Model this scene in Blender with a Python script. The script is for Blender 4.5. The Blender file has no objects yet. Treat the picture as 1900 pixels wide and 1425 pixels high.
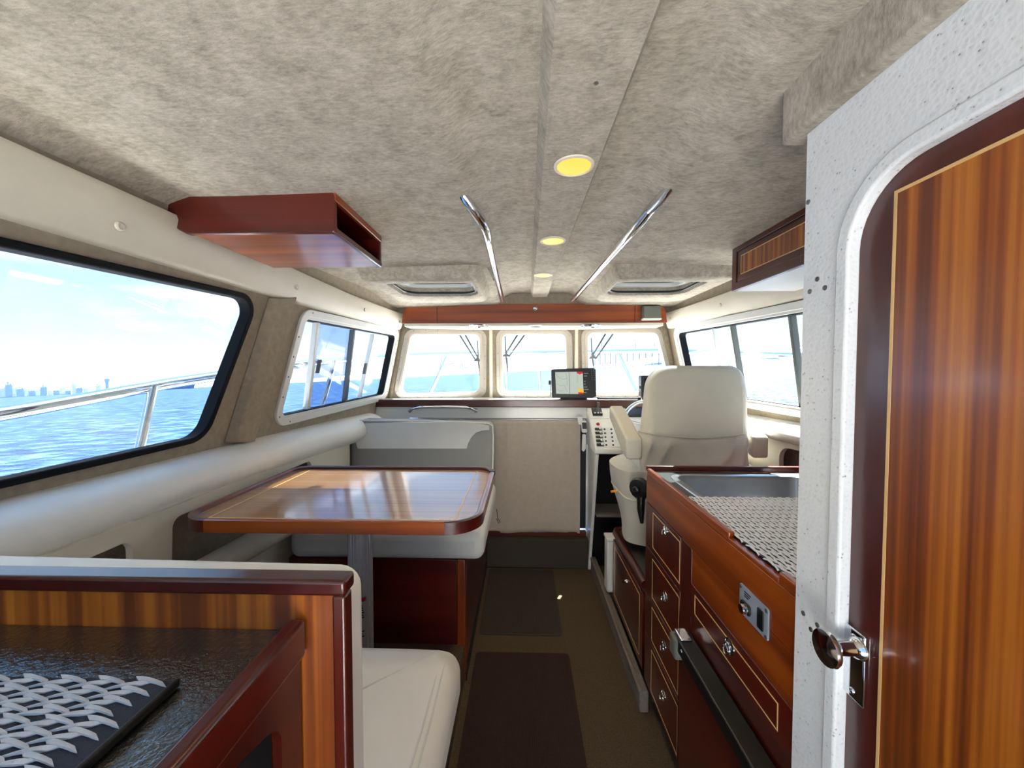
import bpy, bmesh, math, random
from mathutils import Vector, Matrix
from mathutils.geometry import delaunay_2d_cdt

random.seed(7)
S = bpy.context.scene
COL = S.collection

# ------------------------------------------------------------------ camera
EYE = Vector((0, 0, 1.35))          # eye 1.35 m above the cabin floor
FPX = 720.0                         # focal length in pixels of the 1900 px frame
VPX, VPY = 970.0, 688.0             # where the boat's fore-and-aft lines meet
TH = math.atan((712.5 - VPY) / FPX)
PS = math.atan((VPX - 950.0) / FPX * math.cos(TH))
FW = Vector((-math.sin(PS) * math.cos(TH), math.cos(PS) * math.cos(TH), -math.sin(TH)))
RT = Vector((math.cos(PS), math.sin(PS), 0))
UP = RT.cross(FW)
cam_data = bpy.data.cameras.new('camera')
cam = bpy.data.objects.new('camera', cam_data)
COL.objects.link(cam)
cam_data.sensor_width = 36.0
cam_data.lens = FPX / 1900.0 * 36.0
cam_data.clip_start = 0.02
cam_data.clip_end = 20000
M = Matrix((RT, UP, -FW)).transposed().to_4x4()
M.translation = EYE
cam.matrix_world = M
S.camera = cam

# ------------------------------------------------------------------ world, sun, exposure
SUN_DIR = Vector((0.30, 0.62, 0.95)).normalized()      # towards the sun
w = bpy.data.worlds.new('sky'); S.world = w
w.use_nodes = True
nt = w.node_tree; nt.nodes.clear()
wo = nt.nodes.new('ShaderNodeOutputWorld'); bg = nt.nodes.new('ShaderNodeBackground')
tc = nt.nodes.new('ShaderNodeTexCoord'); sep = nt.nodes.new('ShaderNodeSeparateXYZ')
nt.links.new(tc.outputs['Generated'], sep.inputs[0])
ramp = nt.nodes.new('ShaderNodeValToRGB')
cr = ramp.color_ramp
cr.elements[0].position = 0.0; cr.elements[0].color = (0.60, 0.65, 0.67, 1)
cr.elements[1].position = 1.0; cr.elements[1].color = (0.16, 0.36, 0.72, 1)
e = cr.elements.new(0.07); e.color = (0.46, 0.57, 0.63, 1)
e = cr.elements.new(0.28); e.color = (0.20, 0.44, 0.72, 1)
nt.links.new(sep.outputs['Z'], ramp.inputs[0])
# thin bright cloud streaks low in the sky
wn = nt.nodes.new('ShaderNodeTexNoise'); wm = nt.nodes.new('ShaderNodeMapping')
wm.inputs['Scale'].default_value = (1.6, 1.6, 9.0)
nt.links.new(tc.outputs['Generated'], wm.inputs[0]); nt.links.new(wm.outputs[0], wn.inputs['Vector'])
wn.inputs['Scale'].default_value = 1.6; wn.inputs['Detail'].default_value = 5
wr = nt.nodes.new('ShaderNodeValToRGB')
wr.color_ramp.elements[0].position = 0.52; wr.color_ramp.elements[0].color = (0, 0, 0, 1)
wr.color_ramp.elements[1].position = 0.75; wr.color_ramp.elements[1].color = (0.6, 0.6, 0.6, 1)
nt.links.new(wn.outputs[0], wr.inputs[0])
wx = nt.nodes.new('ShaderNodeMixRGB'); wx.inputs[2].default_value = (1, 1, 1, 1)
nt.links.new(wr.outputs[0], wx.inputs[0]); nt.links.new(ramp.outputs[0], wx.inputs[1])
# the sky is brighter on the sun's side
dot = nt.nodes.new('ShaderNodeVectorMath'); dot.operation = 'DOT_PRODUCT'
dot.inputs[1].default_value = SUN_DIR
nt.links.new(tc.outputs['Generated'], dot.inputs[0])
mr = nt.nodes.new('ShaderNodeMapRange')
mr.inputs['From Min'].default_value = -0.6; mr.inputs['From Max'].default_value = 1.0
mr.inputs['To Min'].default_value = 1.0; mr.inputs['To Max'].default_value = 1.7
nt.links.new(dot.outputs['Value'], mr.inputs['Value'])
SKY_STRENGTH = 0.50
mul = nt.nodes.new('ShaderNodeMath'); mul.operation = 'MULTIPLY'; mul.inputs[1].default_value = SKY_STRENGTH
nt.links.new(mr.outputs[0], mul.inputs[0])
nt.links.new(wx.outputs[0], bg.inputs['Color']); nt.links.new(mul.outputs[0], bg.inputs['Strength'])
nt.links.new(bg.outputs[0], wo.inputs[0])

sd = bpy.data.lights.new('sun', 'SUN'); sun = bpy.data.objects.new('sun', sd); COL.objects.link(sun)
sd.energy = 20.0; sd.angle = math.radians(0.6); sd.color = (1.0, 0.985, 0.965)
sun.rotation_euler = SUN_DIR.to_track_quat('Z', 'Y').to_euler()
sun.location = (5, 10, 15)

S.view_settings.view_transform = 'Standard'
S.view_settings.look = 'None'
S.view_settings.gamma = 1.0
S.view_settings.use_curve_mapping = False
S.view_settings.exposure = 1.75

# ------------------------------------------------------------------ pixel helpers (a pixel is a direction; the plane gives the distance)
def ray(px, py):
    d = FW * FPX + RT * (px - 950.0) + UP * (712.5 - py)
    return d / d.y
def onY(px, py, Y): return EYE + ray(px, py) * Y
def onX(px, py, X):
    d = ray(px, py); return EYE + d * (X / d.x)
def onZ(px, py, Z):
    d = ray(px, py); return EYE + d * ((Z - EYE.z) / d.z)

# ------------------------------------------------------------------ materials
def L(r, g, b):
    f = lambda c: (c / 255 / 12.92) if c <= 10 else ((c / 255 + 0.055) / 1.055) ** 2.4
    return (f(r), f(g), f(b), 1)
MATS = {}
def new_mat(name):
    m = bpy.data.materials.new(name); m.use_nodes = True
    n = m.node_tree.nodes; b = n['Principled BSDF']
    MATS[name] = m
    return m, m.node_tree, b
def coords(nt, scale=(1, 1, 1), rot=(0, 0, 0)):
    t = nt.nodes.new('ShaderNodeTexCoord'); mp = nt.nodes.new('ShaderNodeMapping')
    mp.inputs['Scale'].default_value = scale; mp.inputs['Rotation'].default_value = rot
    nt.links.new(t.outputs['Object'], mp.inputs[0]); return mp.outputs[0]
def noise(nt, vec, scale, detail=3, rough=0.55):
    n = nt.nodes.new('ShaderNodeTexNoise'); n.inputs['Scale'].default_value = scale
    n.inputs['Detail'].default_value = detail; n.inputs['Roughness'].default_value = rough
    nt.links.new(vec, n.inputs['Vector']); return n.outputs[0]
def rampn(nt, fac, stops):
    r = nt.nodes.new('ShaderNodeValToRGB'); c = r.color_ramp
    c.elements[0].position, c.elements[0].color = stops[0]
    c.elements[1].position, c.elements[1].color = stops[-1]
    for p, col in stops[1:-1]:
        x = c.elements.new(p); x.color = col
    nt.links.new(fac, r.inputs[0]); return r.outputs[0]
def bumpn(nt, b, h, strength, dist=0.01):
    n = nt.nodes.new('ShaderNodeBump'); n.inputs['Strength'].default_value = strength
    n.inputs['Distance'].default_value = dist
    nt.links.new(h, n.inputs['Height']); nt.links.new(n.outputs[0], b.inputs['Normal'])
def plain(name, col, rough=0.5, metal=0.0, var=0.06, nscale=12, bump=0.0, bscale=200, coat=0.0, spec=0.5):
    m, nt, b = new_mat(name)
    v = coords(nt)
    c2 = tuple(min(1, x * (1 + var)) for x in col[:3]) + (1,)
    c1 = tuple(x * (1 - var) for x in col[:3]) + (1,)
    nt.links.new(rampn(nt, noise(nt, v, nscale), [(0.3, c1), (0.7, c2)]), b.inputs['Base Color'])
    b.inputs['Roughness'].default_value = rough; b.inputs['Metallic'].default_value = metal
    b.inputs['Coat Weight'].default_value = coat; b.inputs['Specular IOR Level'].default_value = spec
    b.inputs['Coat Roughness'].default_value = 0.1
    if bump: bumpn(nt, b, noise(nt, v, bscale, 2), bump, 0.002)
    return m
def wood(name, stops, axis, across=16, along=0.7, rough=0.32, coat=0.5, coat_rough=0.15, fine=0.35):
    m, nt, b = new_mat(name)
    sc = [across] * 3; sc[axis] = along
    a = noise(nt, coords(nt, tuple(sc)), 1.0, 2.5, 0.5)
    sf = [260] * 3; sf[axis] = 5
    g = noise(nt, coords(nt, tuple(sf)), 1.0, 3, 0.6)
    col = rampn(nt, a, stops)
    gr = rampn(nt, g, [(0.3, (0.62, 0.56, 0.5, 1)), (0.65, (1.15, 1.1, 1.05, 1))])
    mx = nt.nodes.new('ShaderNodeMixRGB'); mx.blend_type = 'MULTIPLY'; mx.inputs[0].default_value = fine
    nt.links.new(col, mx.inputs[1]); nt.links.new(gr, mx.inputs[2])
    nt.links.new(mx.outputs[0], b.inputs['Base Color'])
    b.inputs['Roughness'].default_value = rough
    b.inputs['Coat Weight'].default_value = coat; b.inputs['Coat Roughness'].default_value = coat_rough
    b.inputs['Coat IOR'].default_value = 1.5
    return m
RIB = [(0.36, L(108, 46, 8)), (0.46, L(138, 66, 12)), (0.54, L(172, 94, 20)), (0.64, L(194, 116, 34))]
MAH = [(0.25, L(56, 8, 3)), (0.5, L(78, 16, 6)), (0.75, L(102, 28, 10))]
MID = [(0.3, L(96, 30, 6)), (0.5, L(146, 62, 14)), (0.7, L(178, 90, 24))]  # lighter wood tone; on the galley apron it stands for lit mahogany
for ax, nm in enumerate('xyz'):
    wood('ribbon_' + nm, RIB, ax, across=48, along=0.45, rough=0.4)
    wood('mahogany_' + nm, MAH, ax, across=14, along=1.0)
    wood('teak_' + nm, MID, ax, across=18, along=0.8)
wood('table_veneer', [(0.25, L(120, 70, 30)), (0.5, L(158, 104, 56)), (0.75, L(178, 126, 74))], 0, across=50, along=0.8, rough=0.3, coat=0.9, coat_rough=0.1)
plain('inlay', L(232, 190, 128), 0.4)

m, nt, b = new_mat('headliner')                      # mottled felt headliner
v = coords(nt); vs = coords(nt, (1.0, 2.2, 1.0))
n1 = noise(nt, v, 16, 6, 0.7); n2 = noise(nt, vs, 60, 4, 0.7)
ad = nt.nodes.new('ShaderNodeMixRGB'); ad.inputs[0].default_value = 0.5
nt.links.new(n1, ad.inputs[1]); nt.links.new(n2, ad.inputs[2])
nt.links.new(rampn(nt, ad.outputs[0], [(0.32, L(140, 132, 119)), (0.5, L(180, 172, 158)), (0.68, L(210, 202, 189))]), b.inputs['Base Color'])
b.inputs['Roughness'].default_value = 0.95; b.inputs['Specular IOR Level'].default_value = 0.1
bumpn(nt, b, n2, 0.35, 0.004)

plain('felt_wall', L(160, 148, 130), 0.95, var=0.12, nscale=40, bump=0.3, bscale=300, spec=0.1)
plain('vinyl_white', L(236, 233, 226), 0.42, var=0.02, bump=0.12, bscale=500)
plain('vinyl_grey', L(150, 149, 145), 0.45, var=0.02, bump=0.12, bscale=500)
plain('vinyl_pale', L(222, 222, 218), 0.42, var=0.02, bump=0.12, bscale=500)
plain('vinyl_cream', L(214, 207, 190), 0.45, var=0.03, bump=0.1, bscale=500)
plain('cover_cloth', L(206, 200, 186), 0.8, var=0.04, bump=0.25, bscale=420, spec=0.2)
plain('white_plastic', L(226, 226, 222), 0.35, var=0.02)
plain('white_alu', L(226, 225, 220), 0.4, var=0.02)
plain('alu_cream', L(186, 178, 166), 0.45, var=0.02)
plain('gelcoat', L(232, 230, 224), 0.3, var=0.02, coat=0.3)
plain('trim_cream', L(220, 213, 196), 0.5, var=0.03, bump=0.08, bscale=300)
plain('chrome', L(225, 225, 228), 0.08, metal=1.0, var=0.01)
plain('steel', L(176, 178, 182), 0.28, metal=1.0, var=0.05, nscale=30)
plain('alu_tube', L(190, 192, 200), 0.4, metal=0.5, var=0.04)
plain('screw_grey', L(120, 118, 116), 0.35, metal=0.8)
plain('black_plastic', L(18, 18, 19), 0.4, var=0.1)
plain('rubber', L(14, 15, 19), 0.75, var=0.1, spec=0.2)
plain('dark_void', L(20, 16, 14), 0.9)  # near black; inside recesses it puts the shade into the colour
plain('grey_plastic', L(104, 106, 100), 0.6)
plain('kick_grey', L(120, 112, 104), 0.7, var=0.15, nscale=80)
plain('red_plastic', L(170, 20, 40), 0.35)
plain('orange_plastic', L(240, 160, 40), 0.4)
plain('socket_grey', L(150, 158, 170), 0.4, var=0.03)
plain('curtain', L(194, 182, 168), 0.95, var=0.05, nscale=30, bump=0.3, bscale=300, spec=0.05)
plain('shore_haze', L(190, 204, 220), 0.95, var=0.08, nscale=0.02)  # distance haze put into the colour as pale blue-grey
plain('hill_haze', L(196, 210, 224), 0.95, var=0.05, nscale=0.01)  # far hills, paled by haze in the base colour
plain('concrete_haze', L(232, 232, 234), 0.9, var=0.05, nscale=0.1)  # far buildings, haze lightened into the concrete colour
plain('steel_haze', L(170, 172, 190), 0.8, var=0.05)  # cranes and pier, haze put into the steel colour
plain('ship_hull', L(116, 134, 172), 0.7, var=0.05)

m, nt, b = new_mat('speckle_white')                  # white liner panel with grey flecks
v = coords(nt, (1, 1, 1))
vo = nt.nodes.new('ShaderNodeTexVoronoi'); vo.inputs['Scale'].default_value = 150
nt.links.new(v, vo.inputs['Vector'])
ns = noise(nt, v, 60, 3)
dv = nt.nodes.new('ShaderNodeMath'); dv.operation = 'ADD'
nt.links.new(vo.outputs['Distance'], dv.inputs[0]); nt.links.new(ns, dv.inputs[1])
nt.links.new(rampn(nt, dv.outputs[0], [(0.46, L(150, 150, 150)), (0.58, L(228, 231, 234)), (0.9, L(238, 241, 244))]), b.inputs['Base Color'])
b.inputs['Roughness'].default_value = 0.5
bumpn(nt, b, dv.outputs[0], 0.25, 0.002)

m, nt, b = new_mat('carpet')
v = coords(nt)
nt.links.new(rampn(nt, noise(nt, v, 260, 3, 0.7), [(0.3, L(72, 60, 48)), (0.7, L(108, 92, 74))]), b.inputs['Base Color'])
b.inputs['Roughness'].default_value = 1.0; b.inputs['Specular IOR Level'].default_value = 0.05
bumpn(nt, b, noise(nt, v, 400, 2), 0.5, 0.003)
plain('mat_ribbed', L(72, 66, 60), 0.95, var=0.15, nscale=200, spec=0.05)
plain('mat_brown', L(66, 52, 48), 0.95, var=0.15, nscale=200, spec=0.05)

m, nt, b = new_mat('black_laminate')                 # textured black worktop
v = coords(nt, (1.0, 1.0, 1.0)); 
b.inputs['Base Color'].default_value = L(26, 25, 24)
h = noise(nt, v, 150, 3, 0.6)
b.inputs['Roughness'].default_value = 0.18; b.inputs['Coat Weight'].default_value = 1.0; b.inputs['Coat IOR'].default_value = 1.8; b.inputs['Coat Roughness'].default_value = 0.1
bumpn(nt, b, h, 0.3, 0.005)
nt.links.new(b.inputs['Normal'].links[0].from_socket, b.inputs['Coat Normal'])
nt.links.new(rampn(nt, h, [(0.3, L(20, 20, 20)), (0.7, L(36, 35, 34))]), b.inputs['Base Color'])
plain('dark_laminate', L(58, 58, 54), 0.4, var=0.12, nscale=120)
plain('strap_white', L(206, 212, 224), 0.5, var=0.06, nscale=150, bump=0.2, bscale=900)
plain('strap_dark', L(40, 42, 58), 0.6, var=0.3, nscale=400, bump=0.4, bscale=900)
plain('mat_silver', L(222, 226, 236), 0.4, var=0.05)

def glass_mat(name, tint, refl=0.05, film=0.0):
    m, nt, b = new_mat(name); n = nt.nodes; n.remove(b)
    out = n['Material Output']
    tr = n.new('ShaderNodeBsdfTransparent'); tr.inputs[0].default_value = tint
    gl = n.new('ShaderNodeBsdfGlossy'); gl.inputs['Roughness'].default_value = 0.02
    mx = n.new('ShaderNodeMixShader'); mx.inputs[0].default_value = refl
    nt.links.new(tr.outputs[0], mx.inputs[1]); nt.links.new(gl.outputs[0], mx.inputs[2])
    last = mx.outputs[0]
    if film:                                          # white translucent film that washes out the view like haze
        tl = n.new('ShaderNodeBsdfTranslucent'); tl.inputs[0].default_value = (1, 1, 1, 1)
        m2 = n.new('ShaderNodeMixShader'); m2.inputs[0].default_value = film
        nt.links.new(last, m2.inputs[1]); nt.links.new(tl.outputs[0], m2.inputs[2]); last = m2.outputs[0]
    nt.links.new(last, out.inputs[0])
glass_mat('glass_clear', (0.97, 0.99, 1.0, 1))
glass_mat('glass_hazy', (0.97, 0.99, 1.0, 1), 0.04, 0.005)
glass_mat('glass_tint', (0.62, 0.70, 0.84, 1), 0.06)
glass_mat('glass_smoke', (0.34, 0.38, 0.38, 1), 0.08)

def emit_mat(name, col, strength):
    m, nt, b = new_mat(name)
    b.inputs['Base Color'].default_value = tuple(c * 0.25 for c in col[:3]) + (1,)
    b.inputs['Emission Color'].default_value = col; b.inputs['Emission Strength'].default_value = strength
emit_mat('lamp_warm', (1.0, 0.50, 0.05, 1), 0.42)
emit_mat('screen_pale', L(214, 226, 212), 0.17)
emit_mat('screen_line', L(150, 170, 166), 0.12)
emit_mat('screen_red', L(220, 30, 24), 0.2)
emit_mat('screen_yellow', L(255, 190, 10), 0.25)
emit_mat('screen_text', L(170, 176, 178), 0.1)
emit_mat('screen_blue', L(40, 60, 96), 0.12)

m, nt, b = new_mat('sea_water')
v = coords(nt, (1.0, 1.0, 1.0))
va = coords(nt, (0.55, 1.0, 1.0))
n1 = noise(nt, va, 1.6, 4, 0.6)
n2 = noise(nt, va, 0.25, 3, 0.5)
ad = nt.nodes.new('ShaderNodeMath'); ad.operation = 'ADD'
nt.links.new(n1, ad.inputs[0]); nt.links.new(n2, ad.inputs[1])
nt.links.new(rampn(nt, n1, [(0.34, L(8, 26, 52)), (0.5, L(20, 46, 74)), (0.66, L(58, 84, 106))]), b.inputs['Base Color'])
b.inputs['Roughness'].default_value = 0.3; b.inputs['IOR'].default_value = 1.33; b.inputs['Specular IOR Level'].default_value = 0.12
bumpn(nt, b, ad.outputs[0], 0.9, 0.35)

# ------------------------------------------------------------------ mesh kit
class MB:
    def __init__(s): s.v = []; s.f = []
    def add(s, verts, faces):
        o = len(s.v); s.v += [Vector(p) for p in verts]; s.f += [tuple(i + o for i in f) for f in faces]; return s
    def box(s, x0, x1, y0, y1, z0, z1):
        return s.hexa([(x0, y0, z0), (x1, y0, z0), (x1, y1, z0), (x0, y1, z0)], [(x0, y0, z1), (x1, y0, z1), (x1, y1, z1), (x0, y1, z1)])
    def hexa(s, a, b):
        return s.add(list(a) + list(b), [(3, 2, 1, 0), (4, 5, 6, 7), (0, 1, 5, 4), (1, 2, 6, 5), (2, 3, 7, 6), (3, 0, 4, 7)])
    def loft(s, rings, cap=True, closed=True):
        n = len(rings[0]); vs = [p for r in rings for p in r]; fs = []
        for i in range(len(rings) - 1):
            for j in range(n if closed else n - 1):
                k = (j + 1) % n
                fs.append((i * n + j, i * n + k, (i + 1) * n + k, (i + 1) * n + j))
        if cap:
            fs.append(tuple(reversed(range(n)))); fs.append(tuple((len(rings) - 1) * n + j for j in range(n)))
        return s.add(vs, fs)
    def tube(s, path, r, n=12):
        P = [Vector(p) for p in path]; rings = []
        up = None
        for i, p in enumerate(P):
            t = (P[min(i + 1, len(P) - 1)] - P[max(i - 1, 0)]).normalized()
            if up is None: up = Vector((0, 0, 1)) if abs(t.z) < 0.9 else Vector((1, 0, 0))
            a = t.cross(up).normalized(); b2 = a.cross(t).normalized(); up = b2
            rr = r[i] if isinstance(r, (list, tuple)) else r
            rings.append([p + a * (math.cos(2 * math.pi * k / n) * rr) + b2 * (math.sin(2 * math.pi * k / n) * rr) for k in range(n)])
        return s.loft(rings)
    def lathe(s, c, axis, prof, n=24, ref=None):
        c = Vector(c); t = Vector(axis).normalized()
        up = Vector((0, 0, 1)) if abs(t.z) < 0.9 else Vector((1, 0, 0))
        a = t.cross(up).normalized(); b2 = a.cross(t).normalized()
        rings = [[c + t * d + a * (math.cos(2 * math.pi * k / n) * r) + b2 * (math.sin(2 * math.pi * k / n) * r) for k in range(n)] for r, d in prof]
        return s.loft(rings)
    def prism(s, pts, fn, d0, d1):
        return s.loft([[fn(u, v2, d0) for u, v2 in pts], [fn(u, v2, d1) for u, v2 in pts]])
    def ring(s, outer, inner, fn, d0, d1):
        n = len(outer)
        A = [fn(u, v2, d0) for u, v2 in outer]; B = [fn(u, v2, d0) for u, v2 in inner]
        C = [fn(u, v2, d1) for u, v2 in outer]; D = [fn(u, v2, d1) for u, v2 in inner]
        fs = []
        for j in range(n):
            k = (j + 1) % n
            fs += [(j, k, n + k, n + j), (2 * n + k, 2 * n + j, 3 * n + j, 3 * n + k),
                   (k, j, 2 * n + j, 2 * n + k), (n + j, n + k, 3 * n + k, 3 * n + j)]
        return s.add(A + B + C + D, fs)
    def grid(s, fn, nu, nv):
        vs = [fn(i / nu, j / nv) for i in range(nu + 1) for j in range(nv + 1)]
        return s.add(vs, [(i * (nv + 1) + j, (i + 1) * (nv + 1) + j, (i + 1) * (nv + 1) + j + 1, i * (nv + 1) + j + 1) for i in range(nu) for j in range(nv)])

def inside(p, poly):
    x, y = p; c = False
    for i in range(len(poly)):
        x1, y1 = poly[i]; x2, y2 = poly[i - 1]
        if (y1 > y) != (y2 > y) and x < (x2 - x1) * (y - y1) / (y2 - y1) + x1: c = not c
    return c
def dens(poly, step):
    out = []
    for i in range(len(poly)):
        a = Vector(poly[i]); b2 = Vector(poly[(i + 1) % len(poly)])
        k = max(1, int((b2 - a).length / step))
        out += [tuple(a.lerp(b2, j / k)) for j in range(k)]
    return out
def sheet(outer, holes, fn, d0, d1, step=0.06):
    """a curved slab with real openings: fn(u, v, depth) -> point"""
    loops = [dens(outer, step)] + [dens(h, step) for h in holes]
    vs, es = [], []
    for lp in loops:
        o = len(vs); vs += lp; es += [(o + i, o + (i + 1) % len(lp)) for i in range(len(lp))]
    us = [p[0] for p in outer]; ws = [p[1] for p in outer]
    u = min(us) + step / 2
    while u < max(us):
        q = min(ws) + step / 2
        while q < max(ws):
            if inside((u, q), outer) and not any(inside((u, q), h) for h in holes): vs.append((u, q))
            q += step
        u += step
    V2, E2, F2, *_ = delaunay_2d_cdt([Vector(p) for p in vs], es, [], 0, 1e-5)
    tri = []
    for f in F2:
        c = (sum(V2[i][0] for i in f) / 3, sum(V2[i][1] for i in f) / 3)
        if inside(c, loops[0]) and not any(inside(c, h) for h in loops[1:]): tri.append(tuple(f))
    cnt = {}
    for f in tri:
        for i in range(3):
            e2 = (f[i], f[(i + 1) % 3]); cnt[frozenset(e2)] = None if frozenset(e2) in cnt else e2
    n = len(V2); mb = MB()
    verts = [fn(p[0], p[1], d0) for p in V2] + [fn(p[0], p[1], d1) for p in V2]
    faces = tri + [tuple(n + i for i in reversed(f)) for f in tri]
    for e2 in cnt.values():
        if e2: faces.append((e2[1], e2[0], n + e2[0], n + e2[1]))
    return mb.add(verts, faces)
def roundpoly(pts, rad, n=6):
    out = []; N = len(pts)
    for i in range(N):
        p = Vector(pts[i]); a = (Vector(pts[i - 1]) - p); b2 = (Vector(pts[(i + 1) % N]) - p)
        r = rad[i] if isinstance(rad, (list, tuple)) else rad
        if r <= 0:
            out.append(tuple(p)); continue
        an = a.normalized(); bn = b2.normalized()
        ang = math.acos(max(-1, min(1, an.dot(bn)))); t = min(r / math.tan(ang / 2), a.length * 0.49, b2.length * 0.49)
        r2 = t * math.tan(ang / 2)
        c = p + (an + bn).normalized() * (r2 / math.sin(ang / 2))
        s0 = p + an * t - c; s1 = p + bn * t - c
        a0 = math.atan2(s0.y, s0.x); da = (math.atan2(s1.y, s1.x) - a0 + math.pi) % (2 * math.pi) - math.pi
        for k in range(n + 1):
            th = a0 + da * k / n; out.append((c.x + r2 * math.cos(th), c.y + r2 * math.sin(th)))
    return out
def inset(pts, d):
    """offset a closed polygon inwards by d (either winding)"""
    area = sum(pts[i - 1][0] * pts[i][1] - pts[i][0] * pts[i - 1][1] for i in range(len(pts)))
    sg = 1 if area > 0 else -1; out = []; N = len(pts)
    for i in range(N):
        p = Vector(pts[i]); a = Vector(pts[i - 1]); c = Vector(pts[(i + 1) % N])
        e1 = (p - a).normalized(); e2 = (c - p).normalized()
        n1 = Vector((-e1.y, e1.x)) * sg; n2 = Vector((-e2.y, e2.x)) * sg
        m2 = (n1 + n2); m2 = m2 / max(0.2, m2.length_squared) * 2
        out.append(tuple(p + m2 * d))
    return out
def rect(u0, u1, v0, v1): return [(u0, v0), (u1, v0), (u1, v1), (u0, v1)]

ORG = {}
def tagp(o, label=None, cat=None, group=None, kind=None):
    if label: o['label'] = label
    if cat: o['category'] = cat
    if group: o['group'] = group
    if kind: o['kind'] = kind
    return o
def thing(name, label, cat, loc, group=None, kind=None):
    o = bpy.data.objects.new(name, None); COL.objects.link(o)
    o.empty_display_size = 0.05
    o.location = loc; ORG[o] = Vector(loc)
    return tagp(o, label, cat, group, kind)
def add(name, mb, mat, parent=None, bevel=0.0, seg=3, smooth=40, label=None, cat=None, group=None, kind=None, recalc=True, wn=False):
    if parent is not None: org = ORG[parent]
    else:
        xs = [p.x for p in mb.v]; ys = [p.y for p in mb.v]; zs = [p.z for p in mb.v]
        org = Vector(((min(xs) + max(xs)) / 2, (min(ys) + max(ys)) / 2, min(zs)))
    me = bpy.data.meshes.new(name)
    me.from_pydata([p - org for p in mb.v], [], mb.f)
    if recalc:
        bm = bmesh.new(); bm.from_mesh(me); bmesh.ops.recalc_face_normals(bm, faces=bm.faces); bm.to_mesh(me); bm.free()
    me.materials.append(MATS[mat])
    me.shade_smooth(); me.set_sharp_from_angle(angle=math.radians(smooth))
    o = bpy.data.objects.new(name, me); COL.objects.link(o); ORG[o] = org
    if parent is not None: o.parent = parent
    else: o.location = org
    if bevel:
        md = o.modifiers.new('bevel', 'BEVEL'); md.width = bevel; md.segments = seg; md.limit_method = 'ANGLE'
        md.angle_limit = math.radians(35); md.harden_normals = False
    return tagp(o, label, cat, group, kind)
def inst(name, me, parent, loc, rot=None):
    o = bpy.data.objects.new(name, me); COL.objects.link(o)
    o.parent = parent; o.location = Vector(loc) - ORG[parent]
    if rot is not None: o.rotation_euler = rot
    ORG[o] = Vector(loc)
    return o
def mesh_of(name, mb, mat, smooth=40):
    me = bpy.data.meshes.new(name); me.from_pydata(mb.v, [], mb.f)
    bm = bmesh.new(); bm.from_mesh(me); bmesh.ops.recalc_face_normals(bm, faces=bm.faces); bm.to_mesh(me); bm.free()
    me.materials.append(MATS[mat]); me.shade_smooth(); me.set_sharp_from_angle(angle=math.radians(smooth)); return me
def sstep(a, b2, x):
    t = max(0.0, min(1.0, (x - a) / (b2 - a))); return t * t * (3 - 2 * t)
def fYZ(X):      # map (Y, z, depth) onto the plane X; depth grows towards +X
    return lambda u, v2, d: Vector((X + d, u, v2))
def fXZ(Y): return lambda u, v2, d: Vector((u, Y + d, v2))
def fXY(Z): return lambda u, v2, d: Vector((u, v2, Z + d))

# ================================================================== the cabin shell
WT = [(-1.0, 1.10), (0.8, 1.10), (1.6, 1.078), (2.1, 1.05), (2.5, 1.003), (2.9, 0.95), (3.2, 0.90)]
def W(Y):
    if Y <= WT[0][0]: return WT[0][1]
    for i in range(len(WT) - 1):
        if Y <= WT[i + 1][0]:
            t = (Y - WT[i][0]) / (WT[i + 1][0] - WT[i][0]); return WT[i][1] + t * (WT[i + 1][1] - WT[i][1])
    return WT[-1][1]
CEN = {-1: 0.057, 1: 0.088}
def XW(s, Y, z, d=0.0): return CEN[s] + s * (W(Y) + 0.2 * (1.62 - max(z, 1.0)) + d)
def wallfn(s): return lambda u, v2, d: Vector((XW(s, u, v2, d), u, v2))
def onW(s, px, py):
    r = ray(px, py); lo, hi = 0.05, 6.0
    for _ in range(50):
        m2 = (lo + hi) / 2; p = EYE + r * m2
        if s * (p.x - XW(s, m2, p.z)) > 0: hi = m2
        else: lo = m2
    p = EYE + r * lo; return (p.y, p.z)
def YF(X): return 2.93 - 0.10 * sstep(0.35, 1.0, abs(X - 0.07))
def frontfn(u, v2, d): return Vector((u, YF(u) + d, v2))
def onF(px, py):
    Y = 2.9
    for _ in range(20): p = onY(px, py, Y); Y = YF(p.x)
    return (p.x, p.z)

SCREW = mesh_of('screw', MB().lathe((0, 0, 0), (1, 0, 0), [(0.0045, -0.001), (0.004, 0.0015), (0.0015, 0.0025)], 8), 'screw_grey')
def screws(parent, loop, fn, d, step):
    acc = 0.0; last = Vector(loop[0])
    for p in loop[1:] + loop[:1]:
        p = Vector(p); seg = (p - last).length
        while acc + seg >= step:
            t = (step - acc) / seg; last = last.lerp(p, t); seg = (p - last).length; acc = 0.0
            inst('screw', SCREW, parent, fn(last.x, last.y, d))
        acc += seg; last = p

# ---- floor
add('floor', MB().box(-1.35, 1.35, -0.7, 3.05, -0.03, 0.0), 'carpet', kind='structure')

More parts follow.
